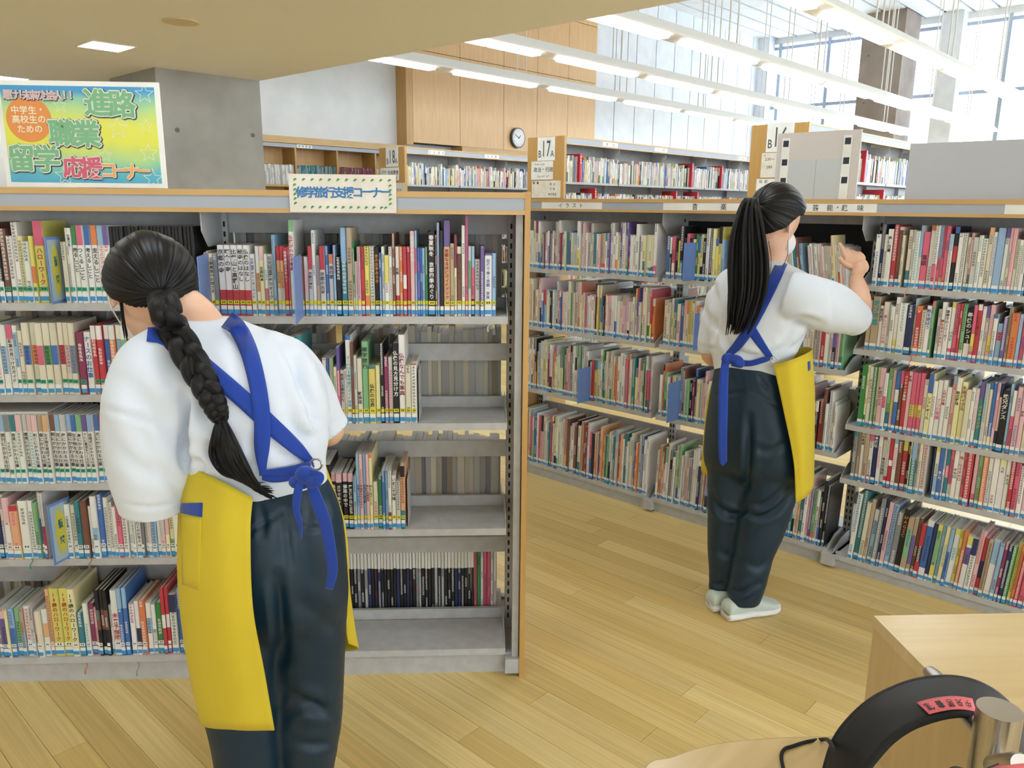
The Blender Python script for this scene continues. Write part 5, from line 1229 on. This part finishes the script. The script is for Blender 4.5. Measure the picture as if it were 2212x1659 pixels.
for k in range(90):
    u = rg.gauss(0, .45); v = rg.uniform(0, 1); w_ = rg.uniform(.55, 1.05)
    pts = [(478+u*5, 905), (484+u*20, 940), (494+u*34, 985), (515+u*32+v*6, 1025), (545+u*20+v*16, 1055+u*14), (566+u*14+v*28, 1062+u*22)]
    n = 6 if w_ > .8 else 5
    P = []
    for j, (a, b) in enumerate(pts[:n]):
        h = hit(bv1, a, b, 1.45); P.append(h-(h-EYE).normalized()*(.012+.012*math.sin(math.pi*j/5)+abs(rg.gauss(0, .004))))
    Qp = catmull(P, 5); paths.append(([tuple(q) for q in Qp], [.0042*(1-(i/len(Qp))**2*.9) for i in range(len(Qp))]))
strand_mesh(paths, 'braid_tail', br, 6)
paths = []
for k in range(7):
    a = rg.uniform(-3, 3); P = [px(262+a, 650, 1.60), px(266+a*1.3, 690, 1.60), px(272+a*2, 725+rg.uniform(-8, 12), 1.61)]; paths.append(([tuple(q) for q in catmull(P, 4)], [.0012]*8+[.0004]))
strand_mesh(paths, 'loose_strands', p1, 5)
# apron: one cloth round the front, open at the back
def pxz(x, fwd, z):
    y = 900.0
    for _ in range(30):
        P = px(x, y, fwd); y += (P.z-z)/mpp(x, y, fwd)*.9
    return px(x, y, fwd)
def wrap(levels, cols, name, parent, sub=6, m='apron'):
    cs = list(zip(*levels)); fine = []
    for col in cs: fine.append(catmull([np.array(p[:]) for p in col], sub))
    rows = list(zip(*fine)); g = [[Vector(q) for q in catmull(r, 8)] for r in rows]
    return thick(add(sheet(g, name=name), name, M[m], parent), .003)
lv = [[px(546, 1076, 1.415), px(470, 1035, 1.425), px(399, 1000, 1.50), px(440, 985, 1.62), px(560, 985, 1.675), px(660, 985, 1.66), px(700, 1003, 1.60), px(694, 1005, 1.55)],
      [px(541, 1150, 1.385), px(460, 1140, 1.39), px(386, 1120, 1.475), px(430, 1110, 1.62), px(560, 1110, 1.69), px(690, 1110, 1.67), px(742, 1130, 1.60), px(738, 1150, 1.555)],
      [px(546, 1310, 1.365), px(465, 1300, 1.365), px(386, 1270, 1.455), px(430, 1240, 1.61), px(560, 1230, 1.69), px(700, 1230, 1.68), px(752, 1260, 1.61), px(744, 1280, 1.57)],
      [px(571, 1450, 1.365), px(488, 1445, 1.36), px(404, 1420, 1.445), px(440, 1370, 1.60), px(570, 1340, 1.68), px(710, 1330, 1.68), px(764, 1350, 1.62), px(748, 1365, 1.58)],
      [px(593, 1577, 1.365), px(510, 1576, 1.36), px(432, 1560, 1.44), px(460, 1480, 1.58), px(580, 1430, 1.67), px(715, 1410, 1.68), px(773, 1402, 1.63), px(752, 1390, 1.59)]]
ap = wrap(lv, None, 'apron', p1)
crease(ap.data, [([(400, 1040), (440, 1055), (520, 1110)], 9, -.004), ([(470, 1100), (440, 1140), (430, 1180)], 12, -.003), ([(420, 1430), (480, 1480), (570, 1500)], 7, -.004), ([(430, 1330), (480, 1345), (530, 1340)], 10, -.002)])
bva = bvh_of(ap)
def patch(bv, quad, fall, lift, name, parent, m, n=8):
    g = []
    for i in range(n+1):
        row = []
        for j in range(n+1):
            u, v = j/n, i/n; a = [quad[0][k]*(1-u)*(1-v)+quad[1][k]*u*(1-v)+quad[2][k]*u*v+quad[3][k]*(1-u)*v for k in (0, 1)]
            h = hit(bv, a[0], a[1], fall); row.append(h-(h-EYE).normalized()*lift)
        g.append(row)
    return thick(add(sheet(g, name=name), name, m, parent), .0015)
pk = patch(bva, [(390, 1112), (436, 1116), (432, 1276), (394, 1262)], 1.47, .003, 'pocket', ap, M['apron'])
pk2 = patch(bva, [(390, 1087), (437, 1086), (436, 1117), (391, 1109)], 1.47, .0045, 'pocket_trim', ap, M['strap'])
# straps, tie and bow
bv2 = bvh_of(shirt, pants)
s1 = ribbon(bv2, [(490, 690, 38), (514, 710, 38), (538, 760, 38), (556, 830, 37), (566, 900, 36), (566, 960, 34), (566, 1000, 22), (569, 1026, 12)], 38, .009, 1.5, 'shoulder_strap', ap)
s2 = ribbon(bv2, [(318, 722, 30), (352, 726, 34), (395, 752, 36), (450, 798, 38), (520, 858, 38), (585, 918, 38), (640, 968, 30), (672, 997, 14)], 38, .0055, 1.5, 'shoulder_strap', ap)
ribbon(bv2, [(566, 1030, 14), (590, 1030, 24), (620, 1026, 26), (650, 1018, 26), (676, 1002, 12)], 24, .008, 1.45, 'waist_tie', ap)
ribbon(bv2, [(560, 1022, 10), (600, 1020, 16), (640, 1012, 16), (676, 998, 10)], 14, .012, 1.45, 'waist_tie', ap)
mb = MB(); kc = px(660, 1026, 1.405); ellipsoid(mb, kc, (HR*.02, HF*.014, Vector((0, 0, .018))), 14); ellipsoid(mb, px(648, 1042, 1.41), (HR*.022, HF*.012, Vector((0, 0, .014))), 14); add(mb.mesh('knot', []), 'knot', M['strap'], ap)
free_ribbon([(650, 1035, 1.40, 14), (643, 1065, 1.395, 18), (640, 1100, 1.395, 15), (648, 1130, 1.40, 10), (651, 1162, 1.405, 3)], 'tie_tail', ap)
free_ribbon([(668, 1035, 1.40, 18), (684, 1080, 1.395, 26), (702, 1130, 1.395, 26), (714, 1190, 1.40, 24), (718, 1235, 1.405, 22), (711, 1272, 1.41, 16)], 'tie_tail', ap)
free_ribbon([(655, 1030, 1.40, 14), (676, 1042, 1.385, 26), (690, 1030, 1.385, 20), (668, 1018, 1.40, 12)], 'bow_loop', ap)
mb = MB(); rc_ = px(683, 1003, 1.45); Q = [rc_+(HR*math.cos(2*math.pi*k/16)+Vector((0, 0, 1))*math.sin(2*math.pi*k/16))*.011 for k in range(17)]; tube_into(mb, Q, .0022, 8, False); add(mb.mesh('ring', []), 'steel_ring', M['chrome'], ap)
# ---- person with the ponytail
f2 = (on_z(1545, 1310)+on_z(1610, 1335))/2
p2 = empty('person', (f2.x, f2.y, 0), 0, 'person with a long ponytail, white T-shirt and yellow apron reaching for a book', 'person')
ph = -34; F0 = 2.74
torso = [(1552, 1690, 812, F0, .62, ph), (1548, 1692, 785, F0, .62, ph), (1543, 1712, 745, F0, .64, ph), (1546, 1732, 700, F0, .66, ph), (1550, 1744, 660, F0, .64, ph), (1556, 1748, 622, F0+.01, .58, ph), (1566, 1742, 598, F0+.02, .52, ph), (1588, 1722, 581, F0+.03, .5, ph), (1622, 1700, 569, F0+.04, .62, ph), (1640, 1694, 562, F0+.05, .8, ph)]
mb = MB(); loft_px(mb, torso, 48)
limb(mb, [((1600, 625, 2.80), .06), ((1566, 640, 2.85), .056), ((1546, 690, 2.87), .052), ((1535, 735, 2.875), .047), ((1533, 757, 2.88), .043), ((1531, 785, 2.885), .041)], 24)
limb(mb, [((1700, 640, 2.66), .085), ((1750, 652, 2.63), .088), ((1795, 664, 2.67), .082), ((1828, 679, 2.73), .069), ((1846, 688, 2.775), .06), ((1872, 703, 2.84), .055)], 28)
shirt = remesh(mb, .0075, 4)
crease(shirt, [([(1545, 620), (1548, 670), (1542, 730)], 7, -0.0204), ([(1520, 660), (1540, 700), (1550, 715)], 6, -0.0102), ([(1700, 700), (1730, 690), (1775, 700)], 9, -0.0170), ([(1690, 730), (1720, 705), (1765, 712)], 8, -0.0136), ([(1600, 770), (1660, 765), (1710, 740)], 6, -0.0085), ([(1610, 785), (1650, 778), (1690, 765)], 5, -0.0068), ([(1580, 730), (1600, 760), (1640, 775)], 7, -0.0085), ([(1700, 760), (1730, 740), (1745, 710)], 6, -0.0102), ([(1560, 700), (1570, 740), (1590, 765)], 7, -0.0102), ([(1770, 600), (1795, 640), (1798, 690)], 5, -0.0051), ([(1712, 575), (1760, 588), (1800, 605)], 4, -0.0034), ([(1506, 742), (1530, 752), (1558, 752)], 3, -0.0051), ([(1852, 650), (1856, 690), (1838, 718)], 3, -0.0034)])
ripple(shirt, .003, 9, (1, 1, .8), 2); relax(shirt, 1)
cut(shirt, px(1533, 760, 2.88), Vector((0, 0, -1)), .085)
cut(shirt, px(1848, 690, 2.775), (px(1876, 703, 2.84)-px(1828, 679, 2.73)).normalized(), .12)
thick(add(shirt, 'tshirt', M['shirt'], p2), .002)
mb = MB()
loft_px(mb, [(1560, 1680, 772, F0, .68, ph), (1553, 1688, 792, F0, .68, ph), (1546, 1702, 830, F0, .72, ph), (1537, 1716, 880, F0, .78, ph), (1530, 1724, 940, F0, .76, ph), (1529, 1724, 1000, F0, .66, ph), (1540, 1705, 1030, F0, .45, ph), (1570, 1680, 1050, F0, .35, ph)], 44)
loft_px(mb, [(1530, 1628, 985, 2.78, .95, 0), (1529, 1620, 1050, 2.78, 1, 0), (1529, 1612, 1100, 2.78, 1, 0), (1529, 1602, 1150, 2.78, 1, 0), (1530, 1592, 1200, 2.78, 1, 0), (1532, 1582, 1240, 2.78, 1, 0), (1531, 1574, 1272, 2.785, 1, 0), (1538, 1570, 1290, 2.785, 1, 0)], 28)
loft_px(mb, [(1612, 1724, 985, 2.70, .95, 0), (1607, 1721, 1050, 2.70, 1, 0), (1600, 1706, 1100, 2.70, 1, 0), (1590, 1690, 1150, 2.70, 1, 0), (1583, 1668, 1200, 2.70, 1, 0), (1575, 1655, 1250, 2.70, 1, 0), (1571, 1646, 1280, 2.70, 1, 0), (1578, 1638, 1302, 2.70, 1, 0)], 30)
pants = remesh(mb, .0075, 12)
crease(pants, [([(1535, 1060), (1550, 1095), (1590, 1112), (1615, 1095)], 7, -0.0153), ([(1608, 1105), (1640, 1118), (1680, 1100), (1705, 1070)], 7, -0.0153), ([(1612, 1080), (1650, 1090), (1700, 1050)], 7, -0.0102), ([(1545, 1100), (1565, 1118), (1600, 1112)], 5, -0.0085), ([(1575, 1268), (1600, 1280), (1640, 1260)], 6, -0.0136), ([(1580, 1290), (1605, 1300), (1632, 1280)], 5, -0.0102), ([(1533, 1255), (1552, 1264), (1575, 1255)], 5, -0.0102), ([(1618, 900), (1617, 980), (1612, 1060)], 8, -0.0170), ([(1540, 855), (1580, 850), (1622, 842)], 3, -0.0051), ([(1622, 842), (1660, 866), (1690, 884)], 3, -0.0051), ([(1580, 810), (1585, 830), (1578, 850)], 4, -0.0068), ([(1640, 812), (1650, 830), (1665, 842)], 4, -0.0068), ([(1620, 960), (1660, 975), (1700, 955)], 8, -0.0068), ([(1545, 1180), (1565, 1200), (1590, 1190)], 7, -0.0068), ([(1600, 1210), (1635, 1225), (1662, 1205)], 8, -0.0068)])
ripple(pants, .0025, 8, (1, 1, .5), 9); relax(pants, 1)
add(pants, 'trousers', M['pants'], p2)
hc_ = px(1673, 474, 2.79); hf = (HF*.52+HR*.8-Vector((0, 0, 1))*.34).normalized(); hu = Vector((0, 0, 1)); hu = (hu-hf*hu.dot(hf)).normalized(); hr_ = hf.cross(hu)
mb = MB()
ellipsoid(mb, hc_+hu*.01, (hr_*.074, hf*.092, hu*.1), 32)
ellipsoid(mb, hc_+hf*.04-hu*.06, (hr_*.058, hf*.05, hu*.066), 28)
ellipsoid(mb, hc_+hf*.092-hu*.035, (hr_*.013, hf*.017, hu*.022), 16)
ellipsoid(mb, hc_+hf*.085-hu*.085, (hr_*.024, hf*.018, hu*.013), 16)
for s in (-1, 1): ellipsoid(mb, hc_+hr_*(.077*s)-hu*.018-hf*.002, (hr_*.009, hf*.018, hu*.031), 18)
limb(mb, [(px(1664, 610, 2.78), .045), ((1668, 566, 2.795), .048), ((1672, 530, 2.79), .05), (hc_-hu*.05-hf*.015, .05)], 24)
limb(mb, [((1622, 800, F0), .07), ((1640, 700, F0), .075), ((1655, 640, F0+.02), .07), ((1664, 600, 2.785), .045)], 26)
limb(mb, [((1582, 635, 2.84), .04), ((1546, 700, 2.87), .036), ((1537, 766, 2.885), .038), ((1580, 765, 3.0), .034), ((1640, 745, 3.06), .026)], 18)
hand(mb, px(1640, 745, 3.05), px(1662, 738, 3.09), HR*.8+HF*.4+Vector((0, 0, .2)), Vector((0, 0, -1)), -HF, (.5, .55, .6, .65))
W2 = px(1849, 600, 2.985)
limb(mb, [((1735, 640, 2.63), .05), ((1800, 662, 2.70), .045), ((1853, 672, 2.86), .041), ((1856, 636, 2.925), .037), (W2, .0245)], 20)
pc2 = px(1852, 570, 3.035)
hand(mb, W2, pc2, Vector((0, 0, 1))*.75+HF*.55-HR*.18, HR*.85-HF*.25, -HF*.6-Vector((0, 0, 1))*-.3+HR*.35, (-.12, -.5, -.62, -.7), 1.0, thumb=-HR*.8+Vector((0, 0, .55))+HF*.35)
for a in ([((1580, 960, 2.78), .06), ((1572, 1080, 2.78), .048), ((1562, 1200, 2.78), .036), ((1552, 1290, 2.785), .032)], [((1665, 960, 2.70), .062), ((1655, 1080, 2.70), .05), ((1625, 1200, 2.70), .045), ((1610, 1300, 2.70), .034)]): limb(mb, a, 18)
body = remesh(mb, .004, 3); add(body, 'body', M['skin'], p2)
shoe(on_z(1532, 1318)+Vector((.0, 0, 0)), on_z(1532, 1318)+(on_z(1676, 1318)-on_z(1562, 1338)).normalized()*.235, p2, .086)
shoe(on_z(1566, 1338), on_z(1566, 1338)+(on_z(1676, 1316)-on_z(1566, 1338)).normalized()*.24, p2, .088)
mb = MB(); ellipsoid(mb, hc_+hf*.055-hu*.065, (hr_*.063, hf*.052, hu*.052), 24); me = remesh(mb, .006, 3); mk_ = add(me, 'face_mask', M['mask'], p2)
for s in (-1, 1):
    mb = MB(); e0 = hc_+hr_*(.084*s)-hu*.018-hf*.006; Q = catmull([e0+hu*.026+hf*.008, e0-hf*.012+hu*.005, e0-hu*.035, hc_+hf*.05-hu*.095+hr_*(.05*s)], 6); tube_into(mb, Q, .0013, 6); add(mb.mesh('ear_string', []), 'ear_string', M['mask'], mk_)
axh = (.09, .107, .108, hr_, hf, hu)
base2 = px(1624, 447, 2.72); pole = (base2-hc_).normalized()
cap = hair_cap(hc_+hu*.014, axh, pole, hairline([(-1, -.86), (-.55, -.82), (-.3, -.55), (-.1, -.15), (.05, .02), (.3, .12), (.5, .5), (1, .6)]), 'hair', p2, seed=4)
rg = random.Random(9); paths = []
for k in range(170):
    u = max(-1.1, min(1.1, rg.gauss(0, .5))); v = rg.uniform(-1, 1); e_ = rg.uniform(.82, 1.03); fz = rg.gauss(0, .012)
    pts = [(1632+u*7, 436+v*7, 2.715), (1621+u*15, 442+v*6, 2.675+fz*.5), (1616+u*30, 500, 2.645+fz), (1617+u*38, 570, 2.635+fz), (1615+u*36, 630, 2.64+fz), (1606+u*30, 675+v*8, 2.645+fz), (1598+u*22-max(0, v)*6, 690+22*e_+v*12, 2.65+fz)]
    P = [px(*p) for p in pts[:(7 if e_ > .86 else 6)]]; Qp = catmull(P, 5); paths.append(([tuple(q) for q in Qp], [.0062*(.5+.5*min(1, i/8))*(1-(i/len(Qp))**3*.85) for i in range(len(Qp))]))
pt = strand_mesh(paths, 'ponytail', p2, 7)
mb = MB(); cb = px(1627, 439, 2.70); Q = [cb+(CR*.25-HF*.1+Vector((0, 0, 1))).normalized()*math.cos(2*math.pi*k/16)*.016+(HF*.9+HR*.2)*math.sin(2*math.pi*k/16)*.016 for k in range(17)]; tube_into(mb, Q, .005, 8, False); add(mb.mesh('hair_band', []), 'hair_band', mat('black_elastic_band', hx('0a0a0c'), .6), pt)
paths = []
for x0, y0, x1, y1 in ((1702, 520, 1690, 580), (1660, 520, 1662, 600), (1594, 600, 1570, 640)):
    P = [px(x0, y0, 2.68), px((x0+x1)/2+5, (y0+y1)/2, 2.66), px(x1, y1, 2.655)]; paths.append(([tuple(q) for q in catmull(P, 4)], [.001]*8+[.0004]))
strand_mesh(paths, 'loose_strands', p2, 5)
lv = [[px(1671, 788, 2.60), px(1715, 775, 2.585), px(1751, 758, 2.66), px(1745, 750, 2.80), px(1690, 752, 2.93), px(1600, 765, 2.97), px(1552, 790, 2.90), px(1550, 800, 2.84)],
      [px(1692, 885, 2.565), px(1725, 875, 2.56), px(1756, 860, 2.66), px(1752, 840, 2.81), px(1695, 835, 2.95), px(1600, 845, 2.99), px(1532, 865, 2.92), px(1536, 872, 2.85)],
      [px(1714, 995, 2.555), px(1738, 985, 2.56), px(1757, 965, 2.67), px(1752, 930, 2.83), px(1700, 915, 2.97), px(1600, 920, 3.0), px(1524, 950, 2.93), px(1530, 960, 2.86)],
      [px(1719, 1086, 2.555), px(1742, 1072, 2.565), px(1757, 1048, 2.68), px(1750, 1005, 2.84), px(1700, 985, 2.98), px(1600, 992, 3.01), px(1519, 1010, 2.94), px(1528, 1030, 2.87)]]
ap = wrap(lv, None, 'apron', p2)
bva = bvh_of(ap); patch(bva, [(1744, 782), (1752, 778), (1752, 798), (1745, 802)], 2.63, .003, 'pocket_trim', ap, M['strap'], 4)
bv2 = bvh_of(shirt, pants)
ribbon(bv2, [(1690, 566, 24), (1672, 605, 25), (1648, 655, 24), (1622, 705, 22), (1594, 745, 20), (1569, 770, 12)], 24, .006, 2.6, 'shoulder_strap', ap)
ribbon(bv2, [(1586, 592, 18), (1585, 625, 20), (1598, 670, 21), (1625, 715, 21), (1650, 752, 16), (1666, 774, 12)], 20, .003, 2.6, 'shoulder_strap', ap)
ribbon(bv2, [(1566, 772, 12), (1590, 782, 14), (1620, 785, 12), (1650, 777, 12), (1668, 772, 8)], 12, .010, 2.6, 'waist_tie', ap)
mb = MB(); ellipsoid(mb, px(1572, 775, 2.60), (HR*.022, HF*.014, Vector((0, 0, .02))), 14); add(mb.mesh('knot', []), 'knot', M['strap'], ap)
free_ribbon([(1567, 780, 2.60, 16), (1563, 830, 2.585, 20), (1562, 890, 2.575, 20), (1561, 950, 2.575, 19), (1562, 995, 2.58, 17), (1566, 1002, 2.58, 6)], 'tie_tail', ap)
free_ribbon([(1575, 770, 2.59, 12), (1594, 778, 2.575, 20), (1600, 788, 2.58, 14), (1580, 786, 2.595, 10)], 'bow_loop', ap)
mb = MB(); rc_ = px(1671, 777, 2.575); Q = [rc_+(HR*math.cos(2*math.pi*k/16)+Vector((0, 0, 1))*math.sin(2*math.pi*k/16))*.01 for k in range(17)]; tube_into(mb, Q, .002, 8, False); add(mb.mesh('ring', []), 'steel_ring', M['chrome'], ap)

hb_ = mk(caseB, 1.715, .012, TB_M[0]+.035, .009, .188, .13, 'y', tilt=-.13, lab=True)
mbh = MB(); cover_into(mbh, hb_); ob = mbh.build('book', M['book'], None, color=True); ob.matrix_world = hb_.M
tag(ob, 'thin pale book half pulled out under the hand of the ponytailed person', 'book'); MB().box(.0016, hb_.w_-.0016, .0016, hb_.d-.003, .002, hb_.h-.003).build('pages', M['pages'], ob)
mbh = MB(); label_into(mbh, hb_); mbh.build('call_number_label', M['flat'], ob, color=True)
# ------------------------------------------------------------------ round desk, cabinet, headphones on a post
ZT, = (.78,)
Pc = on_z(1858, 1592, ZT); ZB = .963
tb_m = noise_mix(mat('beech_laminate', hx('dcc090'), .25), hx('c9ae7a'), hx('d6bd8c'), 3, 5, stretch=(1, 14, 1), lo=.3, hi=.7)
tb_m2 = noise_mix(mat('beech_cabinet', hx('d2ac74'), .4), hx('c6a670'), hx('d2b47e'), 3, 5, stretch=(14, 14, 1), lo=.3, hi=.7)
tab = empty('desk', (0, 0, 0), 0, 'light beech desk with rounded end under the headphones', 'desk')
edge = [on_z(x, y, ZT) for x, y in ((1386, 1662), (1450, 1632), (1530, 1607), (1600, 1597), (1700, 1590), (1800, 1588))]
far = edge[-1]; dirA = dA.copy(); back = -nA
outl = [p.copy() for p in edge]+[far+dirA*.9, far+dirA*.9+back*.75, edge[0]+back*.62+dirA*.02, edge[0]+back*.35-dirA*.06, edge[0]+back*.15-dirA*.055]
sm = [Vector(q) for q in catmull([tuple(p) for p in outl[-3:]]+[tuple(p) for p in edge], 6)]+[outl[6], outl[7]]
mb = MB(); poly = [(p.x, p.y) for p in sm]
a_ = sum(poly[i][0]*poly[(i+1) % len(poly)][1]-poly[(i+1) % len(poly)][0]*poly[i][1] for i in range(len(poly)))
poly = poly if a_ > 0 else poly[::-1]
mb.prism(poly, ZT-.03, ZT, 'z'); me_o = mb.build('desk_top', tb_m, tab)
bmx = bmesh.new(); bmx.from_mesh(me_o.data); bmesh.ops.remove_doubles(bmx, verts=bmx.verts, dist=1e-5); bmesh.ops.recalc_face_normals(bmx, faces=bmx.faces); bmx.to_mesh(me_o.data); bmx.free(); bevel(me_o, .004)
cxy = far+dirA*.25+back*.4
mb = MB(); mb.cyl((cxy.x, cxy.y, .0), .25, .02, 32); mb.build('foot_plate', M['steel'], tab)
mb = MB(); mb.cyl((cxy.x, cxy.y, .02), .04, ZT-.05, 24); mb.build('leg', M['steel'], tab)
cab = empty('cabinet', (Pc.x, Pc.y, ZT), ROTA, 'beech box cabinet standing on the desk behind the headphones', 'cabinet')
bevel(MB().box(0, .8, -.27, 0, 0, ZB-ZT-.016).build('body', tb_m2, cab), .002); bevel(MB().box(-.001, .8, -.271, .001, ZB-ZT-.016, ZB-ZT).build('top_panel', tb_m, cab), .002)
# post with pegs
hp_ = empty('headphone_stand', (0, 0, 0), 0, 'brushed steel post with two pegs on the desk', 'stand')
pt_ = px(2160, 1532, .60); r_ = 45*mpp(2160, 1532, .60); hp_.location = (pt_.x, pt_.y, ZT)
mb = MB(); mb.cyl((0, 0, 0), r_, pt_.z-ZT, 48); smooth_angle(bevel(mb.build('post', M['chrome'], hp_), .0012))
mb = MB(); mb.cyl((0, 0, 0), .05, .006, 40); mb.build('base_plate', M['chrome'], hp_)
def peg(p0, p1, r):
    mb = MB(); tube_into(mb, [tuple(p0-hp_.location), tuple(p0+(p1-p0)*.92-hp_.location), tuple(p1-hp_.location)], [r, r, r*.8], 20); smooth_angle(mb.build('peg', M['chrome'], hp_))
zp = pt_.z-.035
back_p = Vector((pt_.x, pt_.y, zp)); tip = px(2008, 1452, .735)
peg(back_p, tip, .0085)
fr = px(2206, 1650, .50); peg(Vector((pt_.x, pt_.y, zp-.02)), fr, .0085)
# headphones hanging from the peg
blk = mat('black_plastic', hx('202023'), .5, spec=.35); pad = mat('black_foam', hx('141416'), .8); pinkm = mat('pink_tape', hx('e06a70'), .55)
hd = empty('headphones', tuple(px(2000, 1640, .66)), 0, 'black headphones with pink property label hanging on the steel post', 'headphones')
o_pts = [(1778, 1700), (1787, 1655), (1806, 1600), (1838, 1556), (1880, 1518), (1925, 1493), (1975, 1475), (2030, 1467), (2080, 1470), (2125, 1485), (2165, 1512), (2200, 1555), (2225, 1610), (2235, 1700)]
i_pts = [(1850, 1712), (1868, 1668), (1890, 1636), (1925, 1598), (1962, 1572), (2000, 1556), (2040, 1545), (2075, 1541), (2105, 1545), (2135, 1556), (2160, 1578), (2180, 1610), (2192, 1650), (2198, 1710)]
OF, NF = .70, .64
g = []
for (a, b), (c, d) in zip(catmull(o_pts, 5), catmull(i_pts, 5)):
    row = []
    for t in np.linspace(0, 1, 9):
        x, y = a+(c-a)*t, b+(d-b)*t; row.append(px(x, y, OF+(NF-OF)*t-.006*math.sin(math.pi*t)))
    g.append(row)
hb = thick(_add(sheet(g, name='headband'), 'headband', blk, None), .007); hb.parent = hd; hb.matrix_parent_inverse = Matrix.Translation(hd.location).inverted(); bevel(hb, .002)
def keep(o): o.parent = hd; o.matrix_parent_inverse = Matrix.Translation(hd.location).inverted(); return o
for pts, fw, rr in ((o_pts, OF, .0042), (i_pts, NF, .004)):
    mb = MB(); tube_into(mb, [px(x, y, fw) for x, y in catmull(pts, 4)], rr, 10); keep(smooth_angle(mb.build('band_edge', blk if fw == OF else pad, None)))
# label: between fractions of the band
def on_band(i, t):
    i0 = int(min(max(i, 0), len(g)-2)); f = i-i0; tt = t*8; k = int(min(tt, 7)); ff = tt-k
    P = (g[i0][k]*(1-f)+g[i0+1][k]*f)*(1-ff)+(g[i0][k+1]*(1-f)+g[i0+1][k+1]*f)*ff; return P-(P-EYE).normalized()*.0085
gl = [[on_band(27+14*u, .50+.38*v) for v in np.linspace(0, 1, 5)] for u in np.linspace(0, 1, 16)]
lb = keep(_add(sheet(gl, name='label_tape'), 'label_tape', pinkm, None)); thick(lb, .0006)
# lettering on the label, printed upside down as seen from here
chars = '中央図書館'[::-1]; vs, fs = [], []
for q, ch in enumerate(chars):
    V_, F_ = glyph(ch, .02); b0 = len(vs)
    for p in V_:
        u = (q+.62-p[0]*.72)/5.3; v = .5+p[1]*.62
        P = on_band(27+14*u, .50+.38*v); vs.append(tuple(P-(P-EYE).normalized()*.0008))
    fs += [tuple(b0+i for i in f) for f in F_]
me = bpy.data.meshes.new('lettering'); me.from_pydata(vs, [], fs); me.update(); lt = _add(me, 'lettering', M['ink'], None); lt.parent = lb
for (x, y, fw, sgn) in ((1806, 1780, .655, -1), (2222, 1780, .655, 1)):
    c = px(x, y, fw); mb = MB(); ellipsoid(mb, c+HR*(.012*sgn), (HR*.016, HF*.036, Vector((0, 0, .042))), 24); keep(smooth_angle(mb.build('ear_cup', blk, None), 60))
    mb = MB(); ellipsoid(mb, c-HR*(.010*sgn), (HR*.014, HF*.034, Vector((0, 0, .04))), 24); keep(smooth_angle(mb.build('ear_pad', pad, None), 60))
cz = ZT+.0025
cb = [px(1800, 1620, .64), px(1792, 1602, .70), on_z(1780, 1597, cz+.012), on_z(1745, 1602, cz), on_z(1712, 1612, cz), on_z(1695, 1618, cz), on_z(1688, 1632, cz), on_z(1691, 1655, cz), on_z(1700, 1690, cz)]
mb = MB(); tube_into(mb, [tuple(q) for q in catmull([tuple(p) for p in cb], 8)], .0024, 8); keep(smooth_angle(mb.build('cable', pad, None), 60))
# red headphones hanging on the near peg, mostly below the picture
rd = empty('headphones', tuple(px(2200, 1690, .52)), 0, 'red-edged headphones on the near peg of the steel post', 'headphones')
rp = [(2090, 1720), (2110, 1685), (2150, 1662), (2200, 1648), (2260, 1650), (2310, 1680), (2330, 1720)]
def keep2(o): o.parent = rd; o.matrix_parent_inverse = Matrix.Translation(rd.location).inverted(); return o
gg = [[px(x, y+14*t, .53-.05*t) for t in (0, .5, 1)] for x, y in catmull(rp, 5)]
keep2(thick(_add(sheet(gg, name='headband'), 'headband', pinkm, None), .004))
mb = MB(); tube_into(mb, [px(x, y-1, .532) for x, y in catmull(rp, 5)], .003, 8); keep2(mb.build('band_edge', blk, None))
for x, sgn in ((2080, -1), (2335, 1)):
    c = px(x, 1760, .51); mb = MB(); ellipsoid(mb, c, (HR*.016, HF*.03, Vector((0, 0, .035))), 20); keep2(smooth_angle(mb.build('ear_cup', blk, None), 60))
